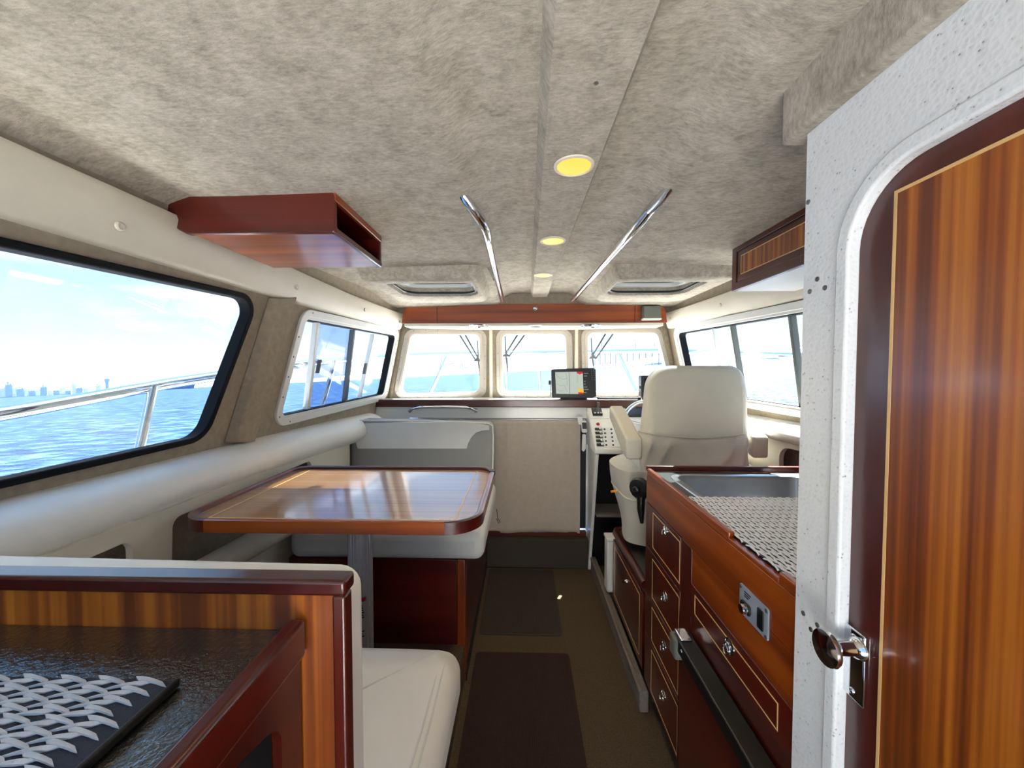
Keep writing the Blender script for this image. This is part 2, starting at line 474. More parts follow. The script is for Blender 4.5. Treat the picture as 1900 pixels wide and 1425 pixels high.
# ---- side walls with real openings
w1 = [onW(-1, -520, 345), onW(-1, 471, 556.6), onW(-1, 375, 810), onW(-1, -520, 1008)]
w1g = roundpoly(w1, [0.05, 0.055, 0.075, 0.05], 8)
w2 = [onW(-1, 560, 571), onW(-1, 741, 612), onW(-1, 714.5, 742), onW(-1, 501, 796)]
w2o = roundpoly(w2, 0.075, 8)
w6 = [onW(1, 1556, 543.0), onW(1, 1249.5, 607), onW(1, 1277, 737), onW(1, 1560, 788)]
w6o = roundpoly(w6, 0.075, 8)
def strip(s, a):      # wall outline, a little beyond the corner post
    return [(-0.6, 0.0), (3.0, 0.0), (3.0, 1.84), (-0.6, 1.84)]
add('wall_left', sheet(strip(-1, 0), [w1g, inset(w2o, 0.02)], wallfn(-1), 0.0, 0.03, 0.09), 'felt_wall', kind='structure')
add('wall_right', sheet(strip(1, 0), [inset(w6o, 0.02)], wallfn(1), 0.0, 0.05, 0.09), 'felt_wall', kind='structure')

# ---- window_1: big fixed pane in a black rubber gasket
t = thing('window_1', None, None, wallfn(-1)(w1[2][0], w1[2][1], 0), kind='structure')
add('gasket', MB().ring(inset(w1g, -0.016), inset(w1g, 0.004), wallfn(-1), -0.012, 0.033), 'rubber', t, bevel=0.005)
add('pane', MB().prism(inset(w1g, 0.003), wallfn(-1), 0.022, 0.027), 'glass_clear', t)

def slider(name, s, outer, cuts, tints, pull_at):
    fn = wallfn(s)
    t = thing(name, None, None, fn(outer[0][0], outer[0][1], 0), kind='structure')
    fr = add('frame', MB().ring(outer, inset(outer, 0.034), fn, -0.012, 0.012), 'white_alu', t, bevel=0.003)
    add('inner_frame', MB().ring(inset(outer, 0.030), inset(outer, 0.046), fn, -0.006, 0.045), 'white_alu', t, bevel=0.002)
    add('seal', MB().ring(inset(outer, 0.045), inset(outer, 0.050), fn, 0.0, 0.042), 'rubber', t)
    screws(t, inset(outer, 0.014), fn, -0.012, 0.092)
    io = inset(outer, 0.048)
    us = sorted(p[0] for p in io)
    def topbot(u):                       # heights of the opening at the distance u
        zs = []
        for i in range(len(io)):
            a, c = io[i - 1], io[i]
            if (a[0] - u) * (c[0] - u) <= 0 and abs(a[0] - c[0]) > 1e-9:
                zs.append(a[1] + (c[1] - a[1]) * (u - a[0]) / (c[0] - a[0]))
        return min(zs), max(zs)
    # panes: the opening cut by slanted dividers (top point, bottom point)
    clip_prev = None
    def side(p, c): return (c[1][0] - c[0][0]) * (p[1] - c[0][1]) - (c[1][1] - c[0][1]) * (p[0] - c[0][0])
    def clip(poly, c, keep):
        out = []
        for i in range(len(poly)):
            a, b2 = poly[i - 1], poly[i]; sa, sb = side(a, c) * keep, side(b2, c) * keep
            if sa >= 0: out.append(a)
            if (sa >= 0) != (sb >= 0):
                k = sa / (sa - sb); out.append((a[0] + (b2[0] - a[0]) * k, a[1] + (b2[1] - a[1]) * k))
        return out
    for i in range(len(cuts) + 1):
        poly = io
        if i > 0: poly = clip(poly, cuts[i - 1][:2], 1)
        if i < len(cuts): poly = clip(poly, cuts[i][:2], -1)
        d = 0.02 + 0.008 * (i % 2)
        add('pane', MB().prism(poly, fn, d, d + 0.004), tints[i], t)
    for a, c, wd, mat in cuts:
        av, cv = Vector(a), Vector(c); n = (cv - av).normalized(); n = Vector((-n.y, n.x)) * wd / 2
        add('divider', MB().prism([tuple(av - n), tuple(av + n), tuple(cv + n), tuple(cv - n)], fn, 0.006, 0.034), mat, t, bevel=0.002)
    for a in pull_at:
        add('pull', MB().prism(roundpoly(rect(a[0] - 0.006, a[0] + 0.006, a[1] - 0.035, a[1] + 0.035), 0.005, 3), fn, -0.006, 0.012), 'grey_plastic', t, bevel=0.002)
    return t
q = lambda s, a, c, wd, mat: (onW(s, *a), onW(s, *c), wd, mat)
slider('window_2', -1, w2o,
       [q(-1, (595, 592), (575, 764), 0.022, 'white_alu'), q(-1, (660.5, 612), (645, 748), 0.016, 'grey_plastic'), q(-1, (697, 620), (671, 743), 0.006, 'white_alu')],
       ['glass_clear', 'glass_tint', 'glass_clear', 'glass_clear'], [onW(-1, 592, 680), onW(-1, 678, 684)])
slider('window_6', 1, w6o,
       [q(1, (1460, 578), (1484, 770), 0.016, 'grey_plastic'), q(1, (1352, 598), (1378, 760), 0.012, 'grey_plastic'), q(1, (1319, 605), (1342, 752), 0.006, 'white_alu')],
       ['glass_clear', 'glass_clear', 'glass_clear', 'glass_clear'], [])

# ---- front wall and its three windows
FR = {3: ([(753, 611), (903, 609.5), (902, 739), (729, 740.5)], [(762.4, 620), (892, 619.5), (890.6, 727.5), (741, 732)]),
      4: ([(920, 610), (1060.5, 610), (1064, 738), (921.5, 738)], [(930.7, 619.5), (1050, 619), (1053, 727), (932.5, 727)]),
      5: ([(1077, 608), (1224, 606), (1256, 739), (1081, 738)], [(1088, 617), (1219, 617), (1247, 728), (1092, 727)])}
holes = []; FO = {}
for k, (o_, i_) in FR.items():
    oo = roundpoly([onF(*p) for p in o_], 0.075, 8); ii = roundpoly([onF(*p) for p in i_], 0.05, 8)
    FO[k] = (oo, ii); holes.append(inset(oo, 0.015))
add('wall_front', sheet([(-0.99, 1.08), (1.09, 1.08), (1.03, 1.72), (-0.91, 1.72)], holes, frontfn, 0.0, 0.05, 0.08), 'felt_wall', kind='structure')
for k, (oo, ii) in FO.items():
    t = thing('window_%d' % k, None, None, frontfn(oo[0][0], oo[0][1], 0), kind='structure')
    add('frame', MB().ring(oo, ii, frontfn, -0.012, 0.014), 'alu_cream', t, bevel=0.004)
    add('rim', MB().ring(inset(oo, 0.026), inset(ii, 0.004), frontfn, -0.016, 0.045), 'alu_cream', t, bevel=0.003)
    screws(t, inset(oo, 0.012), frontfn, -0.012, 0.085)
    add('pane', MB().prism(inset(ii, 0.0), frontfn, 0.02, 0.025), 'glass_hazy', t)
# pillar strips between the front windows, posts in the front corners
for i, px in enumerate((911, 1069)):
    x0 = onF(px, 675)[0]
    add('trim_%d' % (i + 1), MB().prism(roundpoly(rect(x0 - 0.012, x0 + 0.012, -0.02, 0.01), 0.008, 3), lambda u, v2, d: Vector((u, YF(u) + v2 - 0.002, d)), 1.10, 1.70), 'trim_cream', kind='structure')
for i, s in enumerate((-1, 1)):
    P = [(XW(s, 2.88, z, -0.012), 2.855, z) for z in (1.10, 1.3, 1.5, 1.72)]
    add('trim_%d' % (i + 3), MB().tube(P, 0.028, 12), 'felt_wall', kind='structure')

# raised pillar between the two port windows
pp = [onW(-1, 497, 552), onW(-1, 541, 552), onW(-1, 462, 822), onW(-1, 414, 822)]
fnL = wallfn(-1)
add('trim_5', MB().loft([[fnL(*p, 0.0) for p in pp], [fnL(*p, -0.034) for p in [(pp[0][0] + 0.022, pp[0][1]), (pp[1][0] - 0.012, pp[1][1]), (pp[2][0] - 0.012, pp[2][1]), (pp[3][0] + 0.022, pp[3][1])]]]), 'felt_wall', kind='structure', bevel=0.006)

# ---- headliner
BX = 0.115       # the deck beam's centre line
def zc(X, Y):
    a = abs(X - BX)
    z = 1.885 - 0.035 * sstep(0.20, 0.30, a) - 0.012 * sstep(0.30, 1.0, a)
    z -= 0.055 * sstep(1.06, 1.18, a)
    z -= 0.045 * sstep(2.25, 2.68, Y) * sstep(0.2, 0.3, a)
    return z
def ceilfn(u, v2, d): return Vector((u, v2, zc(u, v2) + d))
ys = [-0.6 + 0.11 * i for i in range(31)]; ys = [y for y in ys if y < 2.72] + [2.72]
outl = [(XW(-1, y, 1.79, 0.01), y) for y in ys] + [(XW(1, y, 1.79, 0.01), y) for y in reversed(ys)]
HL = rect(-0.69, -0.262, 1.965, 2.30); HR = rect(0.485, 0.915, 1.965, 2.30)
hat = {7: roundpoly(HL, [0.03, 0.03, 0.09, 0.09], 6), 8: roundpoly(HR, [0.03, 0.03, 0.09, 0.09], 6)}
add('ceiling', sheet(outl, [inset(h, -0.012) for h in hat.values()], ceilfn, 0.0, 0.05, 0.055), 'headliner', kind='structure')
for k, h in hat.items():
    x0, x1 = (-0.785, -0.222) if k == 7 else (0.45, 1.012)
    t = thing('window_%d' % k, None, None, (sum(p[0] for p in h) / len(h), 2.1, 1.79), kind='structure')
    oo = roundpoly(rect(x0, x1, 1.862, 2.50), [0.02, 0.02, 0.1, 0.1], 6)
    def hatchfn(u, v2, d): return Vector((u, v2, 1.792 - 0.0 * v2 + d))
    io = h
    big = inset(oo, -0.028)
    mb = MB()
    n = len(oo)
    rings = [[Vector((u, v2, 1.868)) for u, v2 in big], [Vector((u, v2, 1.795)) for u, v2 in oo], [Vector((u, v2, 1.786)) for u, v2 in inset(oo, 0.012)],
             [Vector((u, v2, 1.786)) for u, v2 in inset(h, -0.02)], [Vector((u, v2, 1.792)) for u, v2 in inset(h, -0.008)], [Vector((u, v2, 1.93)) for u, v2 in h]]
    mb.loft(rings, cap=False)
    add('surround', mb, 'headliner', t, smooth=50)
    add('frame', MB().ring(inset(h, -0.002), inset(h, 0.010), fXY(1.803), 0.0, 0.012), 'black_plastic', t, bevel=0.003)
    add('inner_frame', MB().ring(inset(h, -0.002), inset(h, 0.03), fXY(1.835), 0.0, 0.02), 'white_alu', t, bevel=0.003)
    add('glass', MB().prism(inset(h, 0.0), fXY(1.857), 0.0, 0.010), 'glass_smoke', t)
    cx = (x0 + x1) / 2 + (0.02 if k == 7 else 0.0)
    add('latch', MB().box(cx - 0.016, cx + 0.016, 1.985, 2.015, 1.815, 1.857), 'black_plastic', t, bevel=0.004)

# ---- deck beam along the middle of the headliner
def beamring(y, hw, z): return [Vector((BX + x * hw, y, zz)) for x, zz in ((-1.25, 1.90), (-1.06, z + 0.012), (-0.95, z), (0.95, z), (1.06, z + 0.012), (1.25, 1.90))]
add('trim_6', MB().loft([beamring(-0.5, 0.074, 1.85), beamring(0.5, 0.074, 1.85), beamring(1.5, 0.063, 1.85), beamring(2.1, 0.056, 1.85), beamring(2.66, 0.052, 1.85), beamring(2.70, 0.040, 1.862)]), 'headliner', kind='structure')
inst('screw', SCREW, bpy.data.objects['trim_6'], onZ(1106, 154, 1.85), (0, math.pi / 2, 0))
add('trim_7', MB().box(-0.26, 0.47, 2.715, 2.75, 1.78, 1.93), 'felt_wall', kind='structure')

# ---- long cream rails over the side windows
CAP = mesh_of('screw_cap', MB().lathe((0, 0, 0), (1, 0, 0), [(0.011, -0.002), (0.0105, 0.003), (0.008, 0.005), (0.002, 0.004)], 16), 'trim_cream')
for i, (s, y0, caps) in enumerate(((-1, -0.5, [(222, 420), (551, 533), (677, 575), (742, 598)]), (1, 0.71, [(1336, 566), (1243, 592)]))):
    rings = []; N = 40
    for j in range(N + 1):
        y = y0 + (2.775 - y0) * j / N
        zb = 1.652 - 0.006 * sstep(0.8, 2.0, y); zt = 1.79 - 0.035 * sstep(0.8, 2.8, y)
        rings.append([wallfn(s)(y, z, d) for d, z in ((-0.020, zb), (-0.030, zb + 0.010), (-0.034, (zb + zt) / 2), (-0.036, zt - 0.014), (-0.028, zt), (0.03, zt), (0.03, zb))])
    tr = add('trim_%d' % (8 + i), MB().loft(rings), 'trim_cream', kind='structure', smooth=50)
    for c in caps:
        u, v2 = onW(s, *c)
        for _ in range(4):
            p = EYE + ray(*c) * u
            u += (XW(s, u, p.z, -0.036) - p.x) / (ray(*c).x) * 0.7
        p = EYE + ray(*c) * u
        inst('screw_cap', CAP, tr, p, (0, 0, 0 if s < 0 else math.pi))

# ---- padded side bolsters (moulded into the boat's sides)
def bolster(s, y0, y1, name, top=1.066, bot=0.905):
    rings = []; N = 44
    for j in range(N + 1):
        y = y0 + (y1 - y0) * j / N
        e = min(1.0, (y1 - y) / 0.04 + 0.25)
        prof = []
        for k in range(15):
            a = math.pi / 2 - math.pi * k / 14
            prof.append((0.035 - (0.115 + 0.05 * math.cos(a)) * math.cos(a) ** 0.6 * e if math.cos(a) > 1e-6 else 0.035, (top + bot) / 2 + math.sin(a) * (top - bot) / 2))
        prof += [(0.06, bot + 0.02), (0.06, top - 0.02)]
        rings.append([wallfn(s)(y, z, d) for d, z in prof])
    add(name, MB().loft(rings), 'vinyl_white', kind='structure', smooth=60)
bolster(-1, -0.4, 2.655, 'trim_10', 1.066, 0.896)
bolster(1, 1.40, 2.655, 'trim_11', 1.115, 1.01)
add('wall_liner_right', sheet([(1.40, 0.3), (2.66, 0.3), (2.66, 1.04), (1.40, 1.04)], [roundpoly([(1.44, 0.72), (1.80, 0.72), (1.82, 1.0), (1.44, 1.02)], 0.06, 5)], lambda u, v2, d: Vector((1.185 - 0.09 * sstep(2.0, 2.7, u) + d, u, v2)), 0.0, 0.02, 0.08), 'vinyl_cream', kind='structure')
# moulded liner under the port bolster, with two open pockets
XL_ = -1.03
h1 = roundpoly([(0.30, 0.58), (0.985, 0.58), (0.982, 0.905), (0.82, 0.905), (0.30, 0.80)], 0.03, 5)
h2 = roundpoly([(1.09, 0.70), (1.85, 0.70), (1.85, 0.915), (1.10, 0.915)], 0.03, 5)
lin = lambda u, v2, d: Vector((XL_ - d, u, v2))
add('wall_liner_left', sheet([(-0.3, 0.2), (2.27, 0.2), (2.27, 0.95), (-0.3, 0.95)], [h1, h2], lin, 0.0, 0.02, 0.08), 'vinyl_cream', kind='structure')
add('trim_12', MB().tube([(-1.01 + 0.09 * sstep(1.1, 2.2, y), y, 0.712) for y in [0.6 + 0.08 * i for i in range(20)]], 0.045, 14), 'vinyl_cream', kind='structure')

# ---- overhead board across the front, soffit with vents and dome light
t = thing('overhead_board', 'long red mahogany overhead board above the three front windows', 'board', (0.07, 2.70, 1.678))
zb, zt = 1.681, 1.812
xa, xb = onY(745, 590, 2.70).x, onY(1238, 590, 2.70).x
x1, x2 = onY(811, 590, 2.70).x, onY(1178, 590, 2.70).x
ls = roundpoly([(xa, zb), (x1 - 0.0015, zb), (x1 - 0.0015, zt), (xa + 0.02, zt)], [0, 0, 0, 0.09], 8)
rs = roundpoly([(x2 + 0.0015, zb), (xb, zb), (xb - 0.02, zt), (x2 + 0.0015, zt)], [0, 0, 0.09, 0], 8)
for poly in (ls, rect(x1 + 0.0015, x2 - 0.0015, zb, zt), rs):
    add('panel', MB().prism(poly, fXZ(2.70), 0.0, 0.03), 'teak_x', t, bevel=0.002)
p = onY(993, 571.5, 2.69)
k = add('latch', MB().lathe((p.x, 2.70, p.z), (0, -1, 0), [(0.016, 0), (0.016, 0.006), (0.009, 0.012), (0.012, 0.02), (0.004, 0.024)], 18), 'chrome', t)
for px in (758.5, 797.5):
    p = onY(px, 592, 2.70); inst('screw', SCREW, t, p, (0, 0, -math.pi / 2))
add('trim_13', MB().box(onY(751, 600, 2.70).x, onY(1230, 600, 2.70).x, 2.688, 2.96, 1.657, 1.680), 'trim_cream', kind='structure', bevel=0.006)
for i, (px, lab) in enumerate(((888, 'round chrome air vent under the soffit above port front window'), (1096, 'round chrome air vent under the soffit above starboard front window'))):
    p = onZ(px, 605.5, 1.650)
    t = thing('air_vent', lab, 'vent', (p.x, p.y, 1.642))
    add('rim', MB().lathe((p.x, p.y, 1.657), (0, 0, -1), [(0.070, 0.0), (0.068, 0.006), (0.058, 0.011), (0.050, 0.004)], 28), 'chrome', t)
    add('grille', MB().lathe((p.x, p.y, 1.657), (0, 0, -1), [(0.052, 0.0), (0.050, 0.006), (0.02, 0.009), (0.004, 0.009)], 24), 'black_plastic', t)
p = onZ(993, 605.5, 1.650)
t = thing('dome_light', 'small white dome lamp under the soffit above the middle window', 'lamp', (p.x, p.y, 1.63))
add('base', MB().lathe((p.x, p.y, 1.657), (0, 0, -1), [(0.050, 0.0), (0.050, 0.006), (0.045, 0.009)], 28), 'white_plastic', t)
add('lens', MB().lathe((p.x, p.y, 1.657), (0, 0, -1), [(0.044, 0.006), (0.042, 0.014), (0.034, 0.022), (0.018, 0.028), (0.002, 0.029)], 28), 'vinyl_pale', t)
# grey box on the board
a, c = onY(1193, 566, 2.655), onY(1228, 592, 2.655)
t = thing('wall_speaker', 'small grey box speaker screwed to the overhead board', 'speaker', ((a.x + c.x) / 2, 2.68, c.z))
add('housing', MB().box(a.x, c.x, 2.668, 2.70, c.z, a.z), 'grey_plastic', t, bevel=0.006)
add('grille', MB().box(a.x + 0.006, c.x - 0.006, 2.655, 2.668, c.z + 0.010, a.z - 0.006), 'grey_plastic', t, bevel=0.004)
add('base_rail', MB().box(a.x, c.x, 2.655, 2.70, c.z - 0.004, c.z + 0.008), 'white_plastic', t, bevel=0.002)

add('ceiling_front', MB().box(-1.0, 1.12, 2.74, 3.02, 1.83, 1.88).box(-1.0, 1.12, 2.98, 3.02, 1.66, 1.83), 'headliner', kind='structure')
# ---- dash shelf, front bulkhead and step
add('dash_shelf', MB().box(-1.0, 1.10, 2.70, 2.95, 1.10, 1.148), 'gelcoat', kind='structure', bevel=0.004)
add('trim_14', MB().box(-1.03, 1.12, 2.672, 2.702, 1.098, 1.150), 'mahogany_x', kind='structure', bevel=0.005)
xcl, xcr = onY(757, 780, 2.68).x, onY(1092, 780, 2.68).x     # the companionway opening
bk = sheet([(-1.05, 0.0), (1.12, 0.0), (1.12, 1.10), (-1.05, 1.10)], [rect(xcl, xcr - 0.01, 0.215, 1.020)], fXZ(2.69), 0.0, 0.03, 0.12)
add('wall_bulkhead', bk, 'gelcoat', kind='structure')
add('wall_forepeak', MB().box(-0.9, 0.6, 3.3, 3.34, 0.0, 1.09), 'dark_void', kind='structure')  # painted near black for the shade behind the curtain
add('companion_step', MB().box(-0.247, 0.447, 2.61, 2.69, 0.0, 0.20), 'mat_ribbed', kind='structure', bevel=0.008)
add('trim_15', MB().box(-0.247, 0.44, 2.66, 2.70, 0.20, 0.235), 'mahogany_x', kind='structure', bevel=0.004)

# ================================================================== outside: sea, shore, rails
def seaz(X): return -0.6 + 0.050 * X                 # the boat heels three degrees
mb = MB()
NU, NV = 60, 60
def seafn(a, c):
    u = (a - 0.5) * 2; v2 = (c - 0.5) * 2
    X = math.copysign(abs(u) ** 3, u) * 6000; Y = math.copysign(abs(v2) ** 3, v2) * 6000 + 3
    return Vector((X, Y, seaz(X)))
add('sea', mb.grid(seafn, NU, NV), 'sea_water', kind='structure', recalc=False)
def onSea(px, D):          # a point of the water line under a pixel column, D metres ahead or abeam
    d = ray(px, 700); d = Vector((d.x, d.y, 0)).normalized() * D
    return Vector((d.x, d.y, seaz(d.x)))
def hpx(px, py, D):        # height of the pixel row above eye level at the distance D
    d = ray(px, py); k = D / math.hypot(d.x, d.y); return EYE.z + d.z * k
def ridge(name, pts, D, depth, mat, label):
    fr, tp, bk_ = [], [], []
    P = []
    for i in range(len(pts) - 1):
        for k in range(6):
            f = k / 6; P.append((pts[i][0] + (pts[i + 1][0] - pts[i][0]) * f, pts[i][1] + (pts[i + 1][1] - pts[i][1]) * f + (random.random() - 0.5) * 0.8))
    P.append(pts[-1]); mb = MB(); rings = []
    for px, py in P:
        a = onSea(px, D); top = onSea(px, D + depth * 0.5); top.z = max(hpx(px, py, D + depth * 0.5), top.z + 0.5); c = onSea(px, D + depth)
        md = a.lerp(top, 0.4); md.z = a.z + (top.z - a.z) * 0.62
        rings.append([a - Vector((0, 0, 1)), a, md, top, c, c - Vector((0, 0, 1))])
    return add(name, mb.loft(rings), mat, label=label, kind='structure', smooth=60)
ridge('hills_port', [(-900, 720), (-300, 700), (0, 687), (60, 686), (150, 690), (210, 697), (265, 705), (320, 708), (370, 706), (440, 703), (520, 704), (600, 702)], 3600, 900, 'hill_haze', None)
ridge('shore_port', [(-900, 770), (-200, 742), (0, 734), (60, 728), (120, 729), (180, 724), (230, 722), (262, 722)], 1500, 160, 'shore_haze', None)
ridge('shore_ahead', [(560, 704), (640, 697), (740, 686), (800, 685), (880, 684), (940, 683), (1010, 679), (1050, 676), (1100, 678), (1160, 672), (1200, 664), (1240, 655), (1262, 662)], 1500, 160, 'shore_haze', None)
ridge('hills_starboard', [(1290, 661), (1330, 652), (1400, 656), (1425, 647), (1450, 650), (1480, 644), (1560, 640), (1700, 640), (2100, 610)], 3200, 600, 'hill_haze', None)

rb = random.Random(3)
def building(px, w_px, top, D, lab, tower=False):
    a = onSea(px, D); r = Vector((a.y, -a.x, 0)).normalized(); f = Vector((a.x, a.y, 0)).normalized()
    hw = w_px / FPX * D * 0.5; hw *= (math.hypot(*ray(px, 700).xy)) ** 0 
    zt = hpx(px, top, D); z0 = a.z - 0.5
    mb = MB()
    def blk(u0, u1, v0, v1, z1, za=None):
        q = [a + r * u0 + f * v0, a + r * u1 + f * v0, a + r * u1 + f * v1, a + r * u0 + f * v1]
        zz = z0 if za is None else za
        mb.hexa([Vector((p.x, p.y, zz)) for p in q], [Vector((p.x, p.y, z1)) for p in q])
    h = zt - a.z
    if tower:
        blk(-hw * 0.7, hw * 0.7, 0, hw * 2, a.z + h * 0.72); blk(-hw, hw, -hw * 0.3, hw * 2.3, a.z + h * 0.95, a.z + h * 0.72); blk(-hw * 0.5, hw * 0.5, 0, hw, zt, a.z + h * 0.95)
    else:
        blk(-hw, hw, 0, hw * 1.2, a.z + h * 0.8); blk(-hw * 0.6, hw * 0.2, hw * 0.2, hw, zt, a.z + h * 0.8); blk(hw * 0.3, hw * 0.8, 0, hw, a.z + h * 0.9, a.z + h * 0.8)
    add('far_building', mb, 'concrete_haze', label=lab, cat='building', group='pale buildings along the far port shore' if not tower else None)
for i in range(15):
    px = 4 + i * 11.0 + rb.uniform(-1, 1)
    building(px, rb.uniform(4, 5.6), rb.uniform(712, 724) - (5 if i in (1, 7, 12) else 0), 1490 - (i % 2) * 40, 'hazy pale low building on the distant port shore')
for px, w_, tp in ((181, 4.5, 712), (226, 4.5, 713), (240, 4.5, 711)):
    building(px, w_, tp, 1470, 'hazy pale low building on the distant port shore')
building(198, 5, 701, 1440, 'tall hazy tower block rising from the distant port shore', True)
# anchored ship
a = onSea(300, 900); c = onSea(362, 900); d = (c - a); n = Vector((-d.y, d.x, 0)).normalized() * 14
t = thing('cargo_ship', 'long low blue grey ship lying on the water past the rail', 'ship', a.lerp(c, 0.5))
z1 = hpx(330, 713, 900)
def up(p, z): return Vector((p.x, p.y, z))
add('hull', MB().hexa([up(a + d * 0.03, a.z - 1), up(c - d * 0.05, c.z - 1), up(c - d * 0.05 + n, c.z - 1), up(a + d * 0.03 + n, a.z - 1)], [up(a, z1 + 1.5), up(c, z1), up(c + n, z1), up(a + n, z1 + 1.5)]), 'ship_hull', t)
add('superstructure', MB().hexa([up(a + d * 0.08, z1), up(a + d * 0.2, z1), up(a + d * 0.2 + n, z1), up(a + d * 0.08 + n, z1)], [up(a + d * 0.08, z1 + 9), up(a + d * 0.2, z1 + 9), up(a + d * 0.2 + n, z1 + 9), up(a + d * 0.08 + n, z1 + 9)]), 'concrete_haze', t)
# harbour cranes ahead
for px, top, lab in ((822, 660, 'hazy lattice harbour crane ahead seen through the port front window'), (856, 674, 'smaller hazy derrick beside the tall harbour crane ahead')):
    a = onSea(px, 1400); zt = hpx(px, top, 1400); r = Vector((a.y, -a.x, 0)).normalized()
    t = thing('harbour_crane', lab, 'crane', a)
    h = zt - a.z
    for k in (-1, 1):
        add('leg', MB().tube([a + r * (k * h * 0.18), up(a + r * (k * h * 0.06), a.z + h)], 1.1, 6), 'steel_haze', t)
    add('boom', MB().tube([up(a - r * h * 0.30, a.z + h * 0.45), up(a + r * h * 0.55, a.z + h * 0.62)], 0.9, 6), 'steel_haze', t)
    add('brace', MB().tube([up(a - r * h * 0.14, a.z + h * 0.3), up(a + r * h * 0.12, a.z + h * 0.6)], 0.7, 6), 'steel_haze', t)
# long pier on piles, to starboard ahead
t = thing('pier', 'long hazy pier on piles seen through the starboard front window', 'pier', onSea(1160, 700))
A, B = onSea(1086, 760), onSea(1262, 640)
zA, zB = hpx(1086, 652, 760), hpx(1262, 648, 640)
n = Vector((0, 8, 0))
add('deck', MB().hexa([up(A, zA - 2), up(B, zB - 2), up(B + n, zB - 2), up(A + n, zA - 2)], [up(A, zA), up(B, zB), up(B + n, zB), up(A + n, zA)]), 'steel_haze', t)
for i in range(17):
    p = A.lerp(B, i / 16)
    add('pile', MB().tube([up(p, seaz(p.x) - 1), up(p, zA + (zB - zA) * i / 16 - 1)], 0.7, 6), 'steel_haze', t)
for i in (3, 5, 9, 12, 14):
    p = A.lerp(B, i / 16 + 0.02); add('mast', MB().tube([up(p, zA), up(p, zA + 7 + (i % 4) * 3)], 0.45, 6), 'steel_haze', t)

# ---- stainless rails outside
def rail_thing(name, label, pts, r, posts):
    t = thing(name, label, 'railing', (pts[0][0], pts[0][1], pts[0][2] - 0.8))
    add('rail', MB().tube(pts, r, 14), 'chrome', t)
    for a, c, rr in posts: add('stanchion', MB().tube([a, c], rr, 12), 'chrome', t)
    return t
PR = [(-1.52, 0.4), (-1.52, 1.15), (-1.50, 1.6), (-1.46, 2.0), (-1.38, 2.6), (-1.22, 3.3), (-0.98, 4.0), (-0.60, 4.7), (-0.15, 5.15)]
def railz(px_guess, X, Y, py): return (EYE + ray(px_guess, py) * Y).z
def prj(X, Y): return VPX + X / Y * FPX
ptsP = []
for X, Y in PR:
    px = prj(X, Y)
    for a, c in (((-3000, 1180), (0, 762)), ((0, 762), (280, 714)), ((280, 714), (440, 690)), ((440, 690), (600, 670)), ((600, 670), (760, 658)), ((760, 658), (890, 655)), ((890, 655), (1000, 654))):
        if a[0] <= px <= c[0]: py = a[1] + (c[1] - a[1]) * (px - a[0]) / (c[0] - a[0])
    ptsP.append((X, Y, railz(px, X, Y, py)))
tpp = onX(285, 716, -1.49)
SR = [(-0.15, 5.15), (0.25, 5.30), (0.65, 5.0), (1.0, 4.4), (1.28, 3.6), (1.45, 2.9), (1.56, 2.2), (1.60, 1.6), (1.60, 0.6)]
ptsS = []
for X, Y in SR:
    px = prj(X, Y)
    for a, c in (((900, 655), (1000, 654)), ((1000, 654), (1240, 651)), ((1240, 651), (1350, 657)), ((1350, 657), (1480, 662)), ((1480, 662), (4000, 760))):
        if a[0] <= px <= c[0]: py = a[1] + (c[1] - a[1]) * (px - a[0]) / (c[0] - a[0])
    ptsS.append((X, Y, railz(px, X, Y, py)))
rail_thing('bow_rail', 'polished stainless rail running outside the windows round the bow', ptsP[:-1] + ptsS, 0.023,
           [(onX(244, 900, -1.47), tpp, 0.0165), (onY(556, 900, 2.52), onY(622, 668, 2.60), 0.015), (onY(795, 735, 4.3), onY(833, 656, 4.35), 0.022), (onY(941, 735, 5.1), onY(939, 656, 5.1), 0.018), (onY(886, 735, 4.6), onY(905, 700, 4.7), 0.008),
            (onY(1002, 735, 5.3), onY(1000, 655, 5.3), 0.018), (onY(1186, 738, 4.0), onY(1146, 652, 4.45), 0.020), (onX(1372, 760, 1.52), onX(1352, 657, 1.55), 0.016)])
# foredeck ahead of the windscreen
fd = [(-1.25, 3.0), (-1.15, 3.7), (-0.85, 4.5), (-0.4, 5.1), (0.12, 5.4), (0.6, 5.1), (1.0, 4.5), (1.3, 3.7), (1.4, 3.0)]
add('foredeck', MB().prism(fd, fXY(1.0), 0.0, 0.045), 'gelcoat', kind='structure', bevel=0.01)
add('cabin_trunk', MB().prism([(-1.02, 3.0), (-0.95, 3.6), (-0.7, 4.15), (0.9, 4.15), (1.13, 3.6), (1.18, 3.0)], fXY(1.0), 0.045, 0.095), 'gelcoat', kind='structure', bevel=0.02)  # raised white top, added to bounce sun onto the forward headliner

